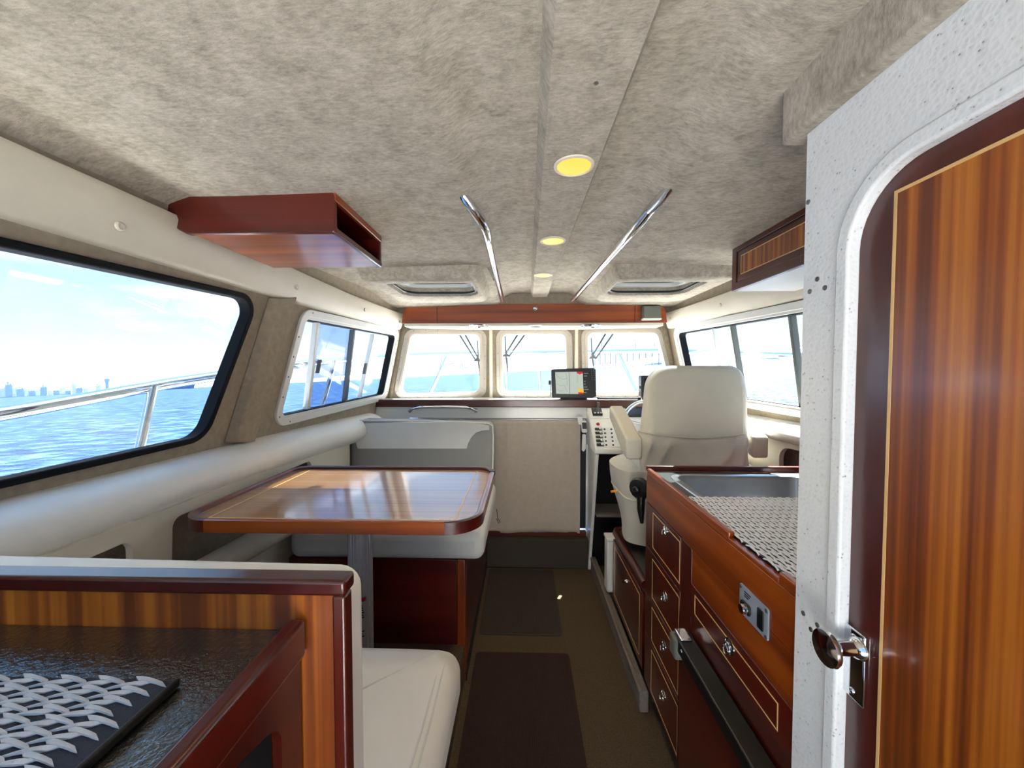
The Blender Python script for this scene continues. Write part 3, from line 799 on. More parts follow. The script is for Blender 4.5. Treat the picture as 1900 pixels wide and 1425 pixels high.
# ---- windscreen wipers
def wiper(lab, a1, a2, hub, b0, b1):
    Y = 3.03
    P = lambda q_: onY(q_[0], q_[1], Y)
    t = thing('windscreen_wiper', lab, 'wiper', P(hub))
    for a in (a1, a2):
        e = Vector(hub) + (Vector((-3, 3)) if a is a1 else Vector((5, 5)))
        add('arm', MB().tube([P(a), P(tuple(e))], 0.0055, 8), 'rubber', t)
    h = P(hub)
    add('hub', MB().loft([[h + Vector((x * 0.012, dy, z * 0.012)) for x, z in ((-2.6, -1.6), (2.6, -1.4), (0.7, 0.5), (0.2, 3.0), (-0.6, 0.4))] for dy in (-0.012, 0.012)]), 'rubber', t)
    add('blade', MB().tube([P(b0), P(((b0[0] + b1[0]) / 2 - 1, (b0[1] + b1[1]) / 2)), P(b1)], [0.003, 0.0055, 0.003], 8), 'rubber', t)
    add('rod', MB().tube([P(((b0[0] + b1[0]) / 2 + 1, (b0[1] + b1[1]) / 2 + 8)), P(b1)], 0.004, 8), 'rubber', t)
wiper('parallel arm wiper outside the port front window', (847, 612), (858, 612), (886, 666), (886, 632), (891, 705))
wiper('parallel arm wiper outside the middle front window', (966, 612), (980, 612), (939, 657), (937, 622), (942, 690))
wiper('parallel arm wiper outside the starboard front window', (1129, 610), (1144, 610), (1100, 661), (1097, 627), (1102, 690))

# ---- unseen side decks and cockpit, added in white to bounce sunlight into the cabin
for nm, s in (('bounce_deck_port', -1), ('bounce_deck_starboard', 1)):
    xi, xo_ = CEN[s] + s * 1.27, CEN[s] + s * 1.62
    add(nm, MB().box(min(xi, xo_), max(xi, xo_), -3.6, 3.2, 0.70, 0.78), 'gelcoat', kind='structure', bevel=0.01)
add('bounce_cockpit_sole', MB().box(-1.3, 1.4, -3.6, -0.7, -0.03, 0.0), 'gelcoat', kind='structure')
for nm, x0, x1 in (('bounce_coaming_port', -1.34, -1.27), ('bounce_coaming_starboard', 1.37, 1.44)):
    add(nm, MB().box(x0, x1, -3.6, -0.65, 0.0, 0.70), 'gelcoat', kind='structure')
add('bounce_transom', MB().box(-1.27, 1.37, -3.6, -3.5, 0.0, 0.72), 'gelcoat', kind='structure')

# ================================================================== port side: dinette
def cushion(name, x0, x1, y0, y1, z0, z1, mat, parent, bev=0.035, crown=0.012):
    nx, ny = 14, 10
    def f(x, y):     # slight crown on the top
        u = (x - x0) / (x1 - x0) * 2 - 1; v2 = (y - y0) / (y1 - y0) * 2 - 1
        return crown * (1 - u ** 4) * (1 - v2 ** 4)
    mb = MB(); vs = []
    for j in range(ny + 1):
        for i in range(nx + 1):
            x = x0 + (x1 - x0) * i / nx; y = y0 + (y1 - y0) * j / ny; vs.append((x, y, z1 + f(x, y)))
    o = len(vs); fs = [(j * (nx + 1) + i, j * (nx + 1) + i + 1, (j + 1) * (nx + 1) + i + 1, (j + 1) * (nx + 1) + i) for j in range(ny) for i in range(nx)]
    rim = [i for i in range(nx + 1)] + [j * (nx + 1) + nx for j in range(1, ny + 1)] + [ny * (nx + 1) + i for i in range(nx - 1, -1, -1)] + [j * (nx + 1) for j in range(ny - 1, 0, -1)]
    bot = [(vs[i][0], vs[i][1], z0) for i in rim]; vs += bot; n = len(rim)
    for k in range(n): fs.append((rim[k], o + k, o + (k + 1) % n, rim[(k + 1) % n]))
    fs.append(tuple(o + k for k in range(n)))
    mb.add(vs, fs)
    return add(name, mb, mat, parent, bevel=bev, seg=5, smooth=60)

# raised floor under the dinette
add('floor_dinette', MB().box(-1.2, -0.252, 0.46, 2.66, 0.0, 0.16), 'carpet', kind='structure')

# ---- forward bench (faces aft)
t = thing('dinette_bench', 'forward dinette bench with grey vinyl back and pale upper panel', 'bench', (-0.6, 2.1, 0))
bx = add('base', MB().box(-1.02, -0.262, 1.655, 2.62, 0.0, 0.535), 'mahogany_z', t)
add('front_panel', MB().box(-1.02, -0.285, 1.640, 1.655, 0.03, 0.535), 'mahogany_x', t, bevel=0.002)
add('corner_post', MB().box(-0.283, -0.247, 1.638, 1.675, 0.0, 0.537), 'teak_z', t, bevel=0.004)
add('side_panel', MB().box(-0.262, -0.247, 1.676, 2.62, 0.06, 0.535), 'mahogany_z', t, bevel=0.002)
add('plinth', MB().box(-0.262, -0.243, 1.64, 2.62, 0.0, 0.035), 'dark_void', t)
cushion('seat_cushion', -1.0, -0.163, 1.60, 2.36, 0.545, 0.672, 'vinyl_pale', t, 0.04)
def backfn(u, v2, d): return Vector((u, 2.315 + 0.10 * (v2 - 0.66) + d, v2))
bo = roundpoly([(-1.06, 0.66), (-0.178, 0.66), (-0.176, 1.028), (-1.06, 1.048)], [0.02, 0.03, 0.05, 0.05], 6)
add('back_cushion', MB().prism(bo, backfn, 0.0, 0.13), 'vinyl_grey', t, bevel=0.022, seg=4, smooth=60)
Yb = 2.33
pt = lambda px, py: (onY(px, py, 2.345).x, onY(px, py, 2.345).z)
arcL = [pt(631, 799), pt(640, 798.5), pt(648, 803), pt(655, 811), pt(661, 821), pt(665, 832)]
arcR = [pt(866, 832), pt(869, 822), pt(875, 811), pt(883, 803), pt(893, 799.5), pt(908, 798)]
panel = arcL + arcR + [pt(907, 790), pt(880, 785.5), pt(760, 783.5), pt(640, 787), pt(631, 792)]
add('upper_panel', MB().prism(panel, backfn, -0.004, 0.01), 'vinyl_pale', t, bevel=0.002, label='pale grey panel across the top of the backrest')
add('piping', MB().tube([(-1.07, 2.352, 1.046), (-0.7, 2.352, 1.0445), (-0.4, 2.352, 1.036), (-0.21, 2.352, 1.029), (-0.184, 2.350, 1.015), (-0.180, 2.345, 0.95), (-0.182, 2.325, 0.70)], 0.004, 8), 'vinyl_white', t)
p = onY(921, 962, 2.30)
add('strap_loop', MB().tube([p + Vector((0.0, 0.02, 0.05)), p + Vector((0.008, 0, 0.0)), p + Vector((0.022, 0, -0.02)), p + Vector((0.014, 0, -0.03)), p + Vector((0.0, 0, 0.0))], 0.002, 6), 'black_plastic', t)

# ---- table
t = thing('dinette_table', 'varnished mahogany dinette table with raised rim and pale inlay line', 'table', (-0.56, 1.37, 0.16))
x0, x1, y0, y1, zt = -1.0, -0.118, 1.055, 1.69, 0.93
oo = roundpoly(rect(x0, x1, y0, y1), [0.10, 0.10, 0.075, 0.075], 10)
ii = inset(oo, 0.020)
add('top', MB().prism(inset(oo, 0.01), fXY(0.0), zt - 0.032, zt - 0.012), 'table_veneer', t)
il = rect(x0 + 0.075, x1 - 0.075, y0 + 0.045, y1 - 0.04)
add('inlay', MB().ring(il, inset(il, 0.004), fXY(0.0), zt - 0.0125, zt - 0.0112), 'inlay', t)
# rim: four straight pieces and four darker corner pieces
n = len(oo)
segs = {'rim': [], 'rim_corner': []}
per = 11
def rimpiece(name, idx, mat):
    mb = MB(); rings = []
    for i in idx:
        a, c = oo[i % n], ii[i % n]
        rings.append([Vector((a[0], a[1], zt - 0.036)), Vector((a[0], a[1], zt - 0.002)), Vector((a[0] * 0.7 + c[0] * 0.3, a[1] * 0.7 + c[1] * 0.3, zt)), Vector((a[0] * 0.3 + c[0] * 0.7, a[1] * 0.3 + c[1] * 0.7, zt)), Vector((c[0], c[1], zt - 0.004)), Vector((c[0], c[1], zt - 0.036))])
    add(name, mb.loft(rings), mat, t, smooth=50)
for c in range(4):
    rimpiece('rim_corner', list(range(c * per, c * per + per)), 'mahogany_x' if c in (2, 3) else 'mahogany_y')
    rimpiece('rim', [c * per + per - 1, c * per + per], ['teak_x', 'teak_y', 'mahogany_x', 'teak_y'][c])
add('rim_latch', MB().box(x1 - 0.022, x1 + 0.002, 1.60, 1.635, zt - 0.02, zt + 0.002), 'black_plastic', t, bevel=0.003)
pc = onY(668, 992, 1.37).x
rings = []
for z in (0.16, 0.895):
    rings.append([Vector((pc + math.cos(a) * r, 1.37 + math.sin(a) * r, z)) for k in range(96) for a, r in ((2 * math.pi * k / 96, 0.0425 if k % 4 < 2 else 0.0395),)])
add('pedestal', MB().loft(rings), 'alu_tube', t, smooth=25)
add('pedestal_head', MB().lathe((pc, 1.37, 0.87), (0, 0, 1), [(0.046, 0), (0.05, 0.012), (0.09, 0.02), (0.09, 0.03)], 28), 'alu_tube', t)
add('pedestal_foot', MB().lathe((pc, 1.37, 0.16), (0, 0, 1), [(0.09, 0), (0.09, 0.008), (0.05, 0.02), (0.046, 0.05)], 28), 'alu_tube', t)
# sticker on the pedestal: red stripe and rows of small print
def wrap(a0, a1, z0, z1, r, skew=0.0):
    mb = MB(); K = 8
    return mb.add([(pc + math.cos(a0 + (a1 - a0) * k / K) * r, 1.37 + math.sin(a0 + (a1 - a0) * k / K) * r, z + skew * k / K) for z in (z0, z1) for k in range(K + 1)],
                  [(k, k + 1, K + 2 + k, K + 1 + k) for k in range(K)])
zs = onY(668, 1113, 1.33).z
dg = math.radians
st = add('sticker', wrap(dg(-175), dg(-40), zs - 0.19, zs + 0.008, 0.0432), 'vinyl_grey', t)
add('stripe', wrap(dg(-170), dg(-45), zs - 0.008, zs + 0.006, 0.0440), 'red_plastic', st)
rr = random.Random(5)
for k in range(15):
    z = zs - 0.022 - k * 0.0085
    if 7 <= k <= 9: continue
    e = rr.uniform(-75, -52)
    add('print_line', wrap(dg(-160), dg(e), z - 0.0022, z + 0.0018, 0.0440), 'rubber', st)
mb = wrap(dg(-150), dg(-85), zs - 0.112, zs - 0.082, 0.0440)
add('print_emblem', mb, 'rubber', st)

# ---- aft bench (faces forward), its wood-panelled back stands against the side counter
t = thing('dinette_bench', 'aft dinette bench with white cushions and striped wood panelled back', 'bench', (-0.6, 0.75, 0))
add('base', MB().box(-1.02, -0.262, 0.46, 0.93, 0.0, 0.48), 'mahogany_z', t)
add('plinth', MB().box(-0.262, -0.250, 0.47, 0.93, 0.0, 0.05), 'dark_void', t)
add('side_panel', MB().box(-0.262, -0.25, 0.475, 0.93, 0.055, 0.478), 'mahogany_z', t, bevel=0.002)
cushion('seat_cushion', -1.0, -0.158, 0.50, 1.005, 0.49, 0.628, 'vinyl_white', t, 0.05, 0.016)
zz = 0.6445
for P in ([(-0.39, 0.53, zz), (-0.375, 0.70, zz + 0.0015), (-0.355, 0.83, zz - 0.0005), (-0.215, 0.965, 0.630)], [(-0.92, 0.83, zz - 0.0005), (-0.60, 0.83, zz), (-0.355, 0.83, zz - 0.0005)], [(-0.205, 0.54, 0.6345), (-0.20, 0.75, 0.6355), (-0.205, 0.955, 0.628)], [(-0.193, 0.54, 0.632), (-0.188, 0.75, 0.633), (-0.193, 0.955, 0.6255)]):
    add('seam', MB().tube(P, 0.0022, 6), 'vinyl_pale', t)
Yp, zp, xr = 0.447, 1.102, -0.2095
add('back_cushion', MB().prism(roundpoly([(-1.02, 0.62), (-0.222, 0.62), (-0.222, 1.083), (-1.02, 1.092)], 0.03, 5), fXZ(Yp + 0.014), 0.0, 0.075), 'vinyl_white', t, bevel=0.022, seg=4, smooth=60)
add('back_panel', MB().box(-1.02, xr - 0.014, Yp, Yp + 0.013, 0.10, zp - 0.016), 'ribbon_z', t)
add('top_rail', MB().box(-1.02, xr, Yp - 0.004, Yp + 0.024, zp - 0.019, zp), 'mahogany_x', t, bevel=0.004)
add('end_stile', MB().box(xr - 0.016, xr, Yp - 0.004, Yp + 0.016, 0.10, zp - 0.0185), 'mahogany_z', t, bevel=0.003)
p = onX(858, 1330, -0.25)
add('hinge', MB().box(-0.25, -0.238, p.y - 0.03, p.y + 0.03, p.z - 0.03, p.z + 0.03), 'black_plastic', t, bevel=0.006)

# ---- side counter in the aft port corner
zc_ = 1.040
t = thing('side_counter', 'low side counter with glossy black textured top and wooden fiddle rail', 'counter', (-0.65, 0.1, 0))
add('top', MB().box(-1.02, -0.273, -0.45, Yp - 0.001, zc_ - 0.02, zc_), 'black_laminate', t)
# the rail is the top of a wooden side with a cut-out hand hole
ho = roundpoly([(0.10, 0.80), (0.405, 0.80), (0.405, 0.965), (0.34, 0.985), (0.20, 0.93)], 0.03, 5)
add('side_board', sheet(rect(-0.45, Yp - 0.004, 0.10, 1.022), [ho], fYZ(-0.274), 0.0, 0.010, 0.08), 'mahogany_y', t)
add('fiddle_rail', MB().box(-0.276, -0.256, -0.45, Yp - 0.004, 1.012, 1.058), 'mahogany_y', t, bevel=0.006, seg=4)
add('body', MB().box(-1.02, -0.30, -0.45, Yp - 0.006, 0.10, 1.015), 'dark_void', t)  # near black stands for the shade seen through the hand hole

# woven mat on the counter: broad pale and dark straps in herringbone rows
t = thing('woven_mat', 'black and white herringbone strap mat lying on black counter', 'mat', (-0.66, 0.13, zc_))
MX1 = -0.338; MX0 = -1.02; MY0, MY1 = -0.15, 0.362; zm = zc_ + 0.001
add('backing', MB().box(MX0, MX1, MY0, MY1, zm, zm + 0.006), 'strap_dark', t, bevel=0.002)
add('edge_binding', MB().box(MX1 - 0.002, MX1 + 0.003, MY0, MY1, zm, zm + 0.0085), 'black_plastic', t, bevel=0.002)
def strap(mirror):
    mb = MB(); N = 6; rows = []
    for k in range(N + 1):
        f = k / N; x = (f - 0.5) * 0.033; y = (f - 0.5) * 0.0062 * mirror; z = 0.0008 + 0.0018 * math.sin(math.pi * f)
        rows.append([Vector((x - 0.004 * mirror, y - 0.0026, z)), Vector((x + 0.004 * mirror, y + 0.0026, z)), Vector((x + 0.004 * mirror, y + 0.0026, z - 0.002)), Vector((x - 0.004 * mirror, y - 0.0026, z - 0.002))])
    return mb.loft(rows)
SA = mesh_of('strap', strap(1), 'strap_white'); SB = mesh_of('strap', strap(-1), 'strap_white')
row = 0; y = MY1 - 0.004
while y > 0.245:
    x = MX1 - 0.024 - (0.0 if row % 2 == 0 else 0.017) - 0.0055 * (row // 2 % 4)
    while x > -0.60:
        inst('strap', SA if row % 2 else SB, t, (x, y, zm + 0.0062)); x -= 0.0385
    y -= 0.0054; row += 1
# ================================================================== hanging shelf box, port
t = thing('hanging_shelf', 'dark red mahogany shelf box hung under the headliner, open at its end', 'shelf', (-0.75, 1.26, 1.735))
xo = -0.523; ya, yb = 1.08, 1.44; zb, zt = 1.734, 1.842
prof = roundpoly([(-1.045, zt + 0.004), (-1.06, zt - 0.02), (-0.985, zb + 0.035), (-0.925, zb), (xo, zb), (xo, zt + 0.006)], [0.03, 0.02, 0.03, 0.03, 0.010, 0.010], 5)
add('aft_board', MB().prism(roundpoly([(-1.03, zt - 0.062), (-0.945, zb), (xo, zb), (xo, zt + 0.010), (-1.015, zt + 0.008)], [0.015, 0.03, 0.008, 0.02, 0.075], 6), fXZ(ya), 0.0, 0.016), 'mahogany_x', t, bevel=0.004)
add('forward_board', MB().prism(roundpoly([(-1.02, zt - 0.065), (-0.90, zb), (xo, zb), (xo, zt), (-0.97, zt)], [0.02, 0.03, 0.008, 0.01, 0.06], 6), fXZ(yb - 0.016), 0.0, 0.016), 'mahogany_x', t, bevel=0.004)
add('bottom_board', MB().box(-0.93, xo, ya + 0.004, yb - 0.004, zb - 0.001, zb + 0.014), 'teak_x', t, bevel=0.004)
add('top_board', MB().box(-0.97, xo, ya + 0.01, yb - 0.01, zt - 0.012, zt + 0.004), 'mahogany_x', t)
add('inner_back', MB().box(-0.80, -0.79, ya + 0.01, yb - 0.01, zb + 0.01, zt), 'dark_void', t)  # dark panel stands for the shade inside the open box
add('edge_lip', MB().box(xo - 0.012, xo + 0.002, ya + 0.002, yb - 0.002, zb - 0.002, zb + 0.018), 'mahogany_y', t, bevel=0.004)
add('upper_lip', MB().box(xo - 0.012, xo + 0.002, ya + 0.002, yb - 0.002, zt - 0.018, zt + 0.006), 'teak_y', t, bevel=0.003)

# ================================================================== grab rails and downlights
for lab, P, legs in (('chrome overhead grab rail on the port side of the deck beam', [(862, 366, 1.855), (876, 385, 1.83), (892, 407, 1.805), (901, 424, 1.795), (906, 445, 1.79), (912, 472, 1.79), (920, 508, 1.79), (932, 556, 1.79)], [((904, 496, 1.858), (919, 517, 1.792)), ((922, 546, 1.85), (931, 556, 1.79))]),
                     ('chrome overhead grab rail on the starboard side of the deck beam', [(1239, 352, 1.858), (1222, 372, 1.83), (1204, 392, 1.805), (1190, 410, 1.795), (1180, 421, 1.79), (1160, 444, 1.79), (1120, 490, 1.79), (1063, 556, 1.79)], [((1112, 506, 1.852), (1112, 501, 1.79))])):
    pts = [onZ(*p) for p in P]
    t = thing('grab_rail', lab, 'grab rail', pts[3])
    top = pts[0] + Vector((0, -0.01, 0.03))
    add('rail', MB().tube([top] + pts, 0.0148, 14), 'chrome', t)
    for a, c in legs: add('leg', MB().tube([onZ(*a) + Vector((0, 0, 0.02)), onZ(*c)], 0.0115, 12), 'chrome', t)
for (px, py), lab in (((1065, 309), 'warm glowing round downlight in the deck beam, aftmost of three'), ((1026, 447.5), 'warm glowing round downlight in the deck beam, middle of three'), ((1008, 511), 'warm glowing round downlight in the deck beam, forwardmost of three')):
    p = onZ(px, py, 1.848)
    t = thing('downlight', lab, 'lamp', (p.x, p.y, 1.842))
    n = 26
    add('ring', MB().lathe((p.x, p.y, 1.851), (0, 0, -1), [(0.050, 0.0), (0.049, 0.004), (0.044, 0.006), (0.041, 0.003), (0.041, 0.0)], n), 'trim_cream', t)
    add('lens', MB().lathe((p.x, p.y, 1.851), (0, 0, -1), [(0.041, 0.0), (0.041, 0.0035), (0.02, 0.005), (0.003, 0.0055)], n), 'lamp_warm', t)
    ld = bpy.data.lights.new('downlight_bulb', 'SPOT'); lo = bpy.data.objects.new('downlight_bulb', ld); COL.objects.link(lo)
    lo.parent = t; lo.location = Vector((p.x, p.y, 1.838)) - ORG[t]
    ld.energy = 2.0; ld.color = (1.0, 0.72, 0.36); ld.spot_size = math.radians(110); ld.spot_blend = 0.6; ld.shadow_soft_size = 0.03

# ================================================================== floor mats, kick rail
def floor_mat(lab, x0, x1, y0, y1, mat):
    mb = MB(); n = int((x1 - x0) / 0.008); xs = []
    ol = roundpoly(rect(x0, x1, y0, y1), 0.02, 5)
    t = thing('floor_mat', lab, 'mat', ((x0 + x1) / 2, (y0 + y1) / 2, 0.0))
    add('backing', MB().prism(ol, fXY(0.0), 0.0005, 0.006), mat, t, bevel=0.002)
    for i in range(1, n - 1):
        x = x0 + (x1 - x0) * i / n
        mb.hexa([(x, y0 + 0.012, 0.005), (x + 0.0042, y0 + 0.012, 0.005), (x + 0.0042, y1 - 0.012, 0.005), (x, y1 - 0.012, 0.005)],
                [(x + 0.0008, y0 + 0.012, 0.0085), (x + 0.0034, y0 + 0.012, 0.0085), (x + 0.0034, y1 - 0.012, 0.0085), (x + 0.0008, y1 - 0.012, 0.0085)])
    add('ribs', mb, mat, t, kind='stuff')
floor_mat('grey ribbed floor mat at the foot of the curtain', -0.225, 0.205, 1.935, 2.585, 'mat_ribbed')
floor_mat('dark brown ribbed floor mat beside the aft bench', -0.222, 0.220, 1.05, 1.81, 'mat_brown')
t = thing('kick_rail', 'grey carpeted kick rail along the galley base', 'rail', (0.48, 1.95, 0))
add('rail', MB().box(0.462, 0.498, 1.50, 2.62, 0.0, 0.085), 'kick_grey', t, bevel=0.006)
add('lip', MB().box(0.455, 0.47, 1.50, 2.62, 0.085, 0.10), 'kick_grey', t, bevel=0.004)

# ================================================================== starboard: helm seat box
XG = 0.50
t = thing('helm_seat_box', 'low red mahogany locker under the helm chair', 'locker', (0.8, 1.85, 0.09))
add('body', MB().box(XG + 0.012, 1.12, 1.585, 2.14, 0.09, 0.455), 'mahogany_y', t)
dr = add('door', MB().box(XG, XG + 0.014, 1.60, 2.13, 0.10, 0.42), 'mahogany_y', t, bevel=0.002)
il = rect(1.64, 2.09, 0.13, 0.395)
add('inlay', MB().ring(il, inset(il, 0.003), fYZ(XG), -0.0008, 0.001), 'inlay', dr)
p = onX(1163, 1079, XG)
add('knob', MB().lathe((XG, p.y, p.z), (-1, 0, 0), [(0.010, 0), (0.010, 0.003), (0.005, 0.01), (0.009, 0.018), (0.002, 0.022)], 14), 'chrome', dr)
add('top', MB().box(XG + 0.02, 1.12, 1.585, 2.14, 0.455, 0.47), 'dark_laminate', t)
add('nosing', MB().tube([(XG + 0.006, 1.588, 0.468), (XG + 0.006, 2.10, 0.468), (XG + 0.02, 2.135, 0.468), (XG + 0.06, 2.145, 0.468)], 0.017, 12), 'mahogany_y', t)
t = thing('storage_bin', 'narrow white plastic bin standing beside the helm locker', 'bin', (0.53, 2.2, 0.10))
a = onX(1123, 1012, 0.475)
add('shell', MB().box(0.474, 0.60, 2.155, 2.235, 0.101, 0.395), 'white_plastic', t, bevel=0.01)
add('lid', MB().box(0.470, 0.604, 2.151, 2.239, 0.395, 0.412), 'white_plastic', t, bevel=0.005)

# ---- helm chair
t = thing('helm_chair', 'cream upholstered helm chair with armrests seen from behind', 'chair', (0.815, 1.95, 0.47))
Yc = 1.80
pc_ = lambda px, py: (onY(px, py, Yc).x, onY(px, py, Yc).z)
ol = roundpoly([pc_(1190, 900), pc_(1199, 806), pc_(1218, 678), pc_(1394, 678), pc_(1400, 725), pc_(1389, 905)], [0.04, 0.05, 0.12, 0.10, 0.1, 0.04], 10)
back = lambda u, v2, d: Vector((u, Yc + 0.14 * (v2 - 1.0) + d, v2))
add('backrest', MB().prism(ol, back, 0.0, 0.12), 'vinyl_cream', t, bevel=0.035, seg=5, smooth=60)
# gathered skirt of the cover over the lower back
xa, xb = pc_(1191, 850)[0], pc_(1392, 850)[0]
def skirt(a, c):
    x = xa - 0.006 + (xb - xa + 0.012) * a
    zt_ = 1.043 + 0.022 * abs(2 * a - 1) ** 2
    z = zt_ + (0.80 - zt_) * c
    fold = -0.022 * (1 - abs(math.sin(a * 13 + 5 * c + 2.3 * math.sin(a * 6)))) ** 2 * min(1, c * 5 + 0.1) * (1 - 0.5 * c) + 0.006 * math.sin(a * 9 + 1 - 3 * c)
    edge = 0.05 * (abs(2 * a - 1) ** 8)
    return Vector((x, Yc + 0.14 * (z - 1.0) - 0.016 + edge + fold - 0.006 * c, z))
mb = MB().grid(skirt, 70, 16)
sk = add('skirt', mb, 'cover_cloth', t, smooth=80)
sk.modifiers.new('thick', 'SOLIDIFY').thickness = 0.004
add('seam', MB().tube([skirt(k / 30, 0.0) + Vector((0, -0.004, 0.002)) for k in range(31)], 0.003, 6), 'vinyl_cream', t)
add('seat_cushion', MB().box(0.58, 1.05, 1.84, 2.30, 0.78, 0.90), 'vinyl_cream', t, bevel=0.04, seg=4)
def armrest(P, wd, name='armrest'):
    mb = MB(); rings = []
    for (x, y, z, th) in P: rings.append([Vector((x - wd / 2, y, z - th)), Vector((x + wd / 2, y, z - th)), Vector((x + wd / 2, y, z)), Vector((x - wd / 2, y, z))])
    return add(name, mb.loft(rings), 'vinyl_cream', t, bevel=0.012, seg=4, smooth=50)
fr = onY(1143, 752, 2.12); bk2 = onY(1176, 812, 1.80)
armrest([(fr.x + 0.0, 2.12, fr.z, 0.07), (0.512, 1.98, (fr.z + bk2.z) / 2 + 0.01, 0.095), (bk2.x, 1.86, bk2.z + 0.02, 0.11), (bk2.x + 0.004, 1.80, bk2.z - 0.005, 0.10)], 0.074)
a2 = onY(1402, 800, 1.80)
armrest([(1.12, 2.12, fr.z, 0.07), (1.112, 1.98, (fr.z + bk2.z) / 2 + 0.01, 0.095), (1.095, 1.86, bk2.z + 0.03, 0.11), (1.092, 1.80, bk2.z + 0.005, 0.10)], 0.074)
# cloth cover hanging round the seat base
cc = Vector((0.80, 1.98, 0))
def cover(a, c):
    th = 2 * math.pi * a
    z = 0.875 - 0.36 * c
    rx = 0.335 - 0.045 * sstep(0.1, 1.0, c) + 0.012 * math.sin(5 * th + 3 * c); ry = 0.24 - 0.05 * c + 0.010 * math.sin(4 * th + 1)
    e = 0.72
    return Vector((cc.x + math.copysign(abs(math.cos(th)) ** e, math.cos(th)) * rx, cc.y + math.copysign(abs(math.sin(th)) ** e, math.sin(th)) * ry, z + 0.012 * math.sin(3 * th + 1.3) * (1 - c)))
N1, N2 = 56, 14
rings = [[cover(j / N1, i / N2) for j in range(N1)] for i in range(N2 + 1)]
add('seat_cover', MB().loft(rings), 'cover_cloth', t, smooth=80)
add('cover_hem', MB().tube([cover(j / N1, 0.34) * 1.0 + Vector((0, 0, 0.02 * math.sin(6.28 * j / N1))) for j in range(N1 + 1)], 0.005, 6), 'cover_cloth', t)
kp = onY(1181, 908, 1.705); kx = (-0.75, -0.65, 0)
kn = add('adjuster_knob', MB().lathe(kp + Vector((0.03, 0.025, 0)), kx, [(0.03, 0), (0.047, 0.004), (0.049, 0.022), (0.042, 0.032), (0.02, 0.036)], 14), 'black_plastic', t, label='black ribbed adjuster knob')
add('hub', MB().lathe(kp + Vector((0.03, 0.025, 0)), kx, [(0.016, -0.04), (0.016, 0.05), (0.01, 0.055)], 12), 'black_plastic', kn)
add('adjuster_lever', MB().tube([kp + Vector((0.02, 0, -0.03)), kp + Vector((0.02, 0, -0.09)), kp + Vector((0.025, 0, -0.15))], [0.018, 0.016, 0.007], 10), 'black_plastic', t)
add('pedestal', MB().lathe((0.80, 1.95, 0.47), (0, 0, 1), [(0.15, 0), (0.15, 0.02), (0.07, 0.05), (0.06, 0.25), (0.12, 0.31)], 24), 'black_plastic', t)

add('seat_lever', MB().tube([(0.47, 1.93, 0.752), (0.44, 1.93, 0.747)], 0.006, 8), 'orange_plastic', t, label='small orange lever')

# ================================================================== starboard: galley unit
def on(px, py): q_ = onX(px, py, XG); return (q_.y, q_.z)
t = thing('galley_cabinet', 'red mahogany galley cabinet with inlaid drawers below the sink', 'cabinet', (0.8, 1.1, 0.09))
YN, YFAR = 0.70, 1.575
ZW = 0.945
add('carcass', MB().box(XG + 0.016, 1.17, YN, YFAR, 0.09, ZW - 0.20), 'mahogany_z', t)
add('end_panel', MB().box(XG + 0.002, 1.17, YFAR - 0.012, YFAR, 0.09, ZW - 0.021), 'mahogany_z', t, bevel=0.002)
add('apron', MB().box(XG, XG + 0.016, YN, YFAR - 0.012, on(1212, 942)[1], ZW - 0.012), 'teak_y', t, bevel=0.001)  # same wood as the drawers, light falling on it put into the colour
yst = on(1264, 1030)[0]; yst2 = on(1284, 1030)[0]
add('stile', MB().box(XG - 0.001, XG + 0.016, yst2, yst, 0.09, on(1212, 942)[1] - 0.001), 'mahogany_z', t, bevel=0.001)
RINGP = None
def ringpull(par, px, py, r=0.017):
    y, z = on(px, py)
    pl = add('ring_pull', MB().lathe((XG - 0.001, y, z), (-1, 0, 0), [(r, 0), (r, 0.002), (r * 0.8, 0.003), (r * 0.78, 0.0012)], 20), 'chrome', par)
    mb = MB(); K = 18
    pts = [Vector((XG - 0.005 - 0.008 * (1 - math.cos(2 * math.pi * k / K)) / 2, y + math.sin(2 * math.pi * k / K) * r * 0.62, z + math.cos(2 * math.pi * k / K) * r * 0.62 - 0.004)) for k in range(K + 1)]
    add('bail', mb.tube(pts, 0.0022, 8), 'chrome', pl)
def front(name, quad, inl, mat='mahogany_z', x=0.0, pulls=(), label=None):
    ya, yb = quad[0], quad[1]; z0, z1 = quad[2], quad[3]
    d = add(name, MB().box(XG - 0.002 + x, XG + 0.016, ya, yb, z0, z1), mat, t, bevel=0.0015, label=label)
    if inl:
        il = rect(*inl)
        add('inlay', MB().ring(il, inset(il, 0.0028), fYZ(XG - 0.002), -0.0008, 0.002), 'inlay', d)
    for p_ in pulls: ringpull(d, *p_)
    return d
ia, ib = on(1212, 950), on(1263, 1085)
zt_ = on(1212, 950)[1]; zb_ = on(1263, 1085)[1]
front('drawer', (yst + 0.002, YFAR - 0.014, zb_ - 0.02, zt_ + 0.014), (ib[0] + 0.004, ia[0] - 0.004, zb_, zt_), pulls=[(1236, 984)])
zt2 = on(1212, 1066)[1]
edges = [zb_ - 0.024, on(1235, 1160)[1], on(1235, 1250)[1], 0.09]
for i, pl in enumerate(((1235, 1107), (1233, 1198), (1232, 1290))):
    z1, z0 = edges[i], edges[i + 1] + 0.003
    front('drawer', (yst + 0.002, YFAR - 0.014, z0, z1), (ib[0] + 0.004, ia[0] - 0.004, z0 + 0.015, z1 - 0.02), pulls=[pl])
ja, jb = on(1290.6, 1104), on(1445, 1357)
zl1 = (on(1290.6, 1104)[1] + on(1445, 1304)[1]) / 2; zl0 = (on(1290.6, 1141)[1] + on(1445, 1357)[1]) / 2
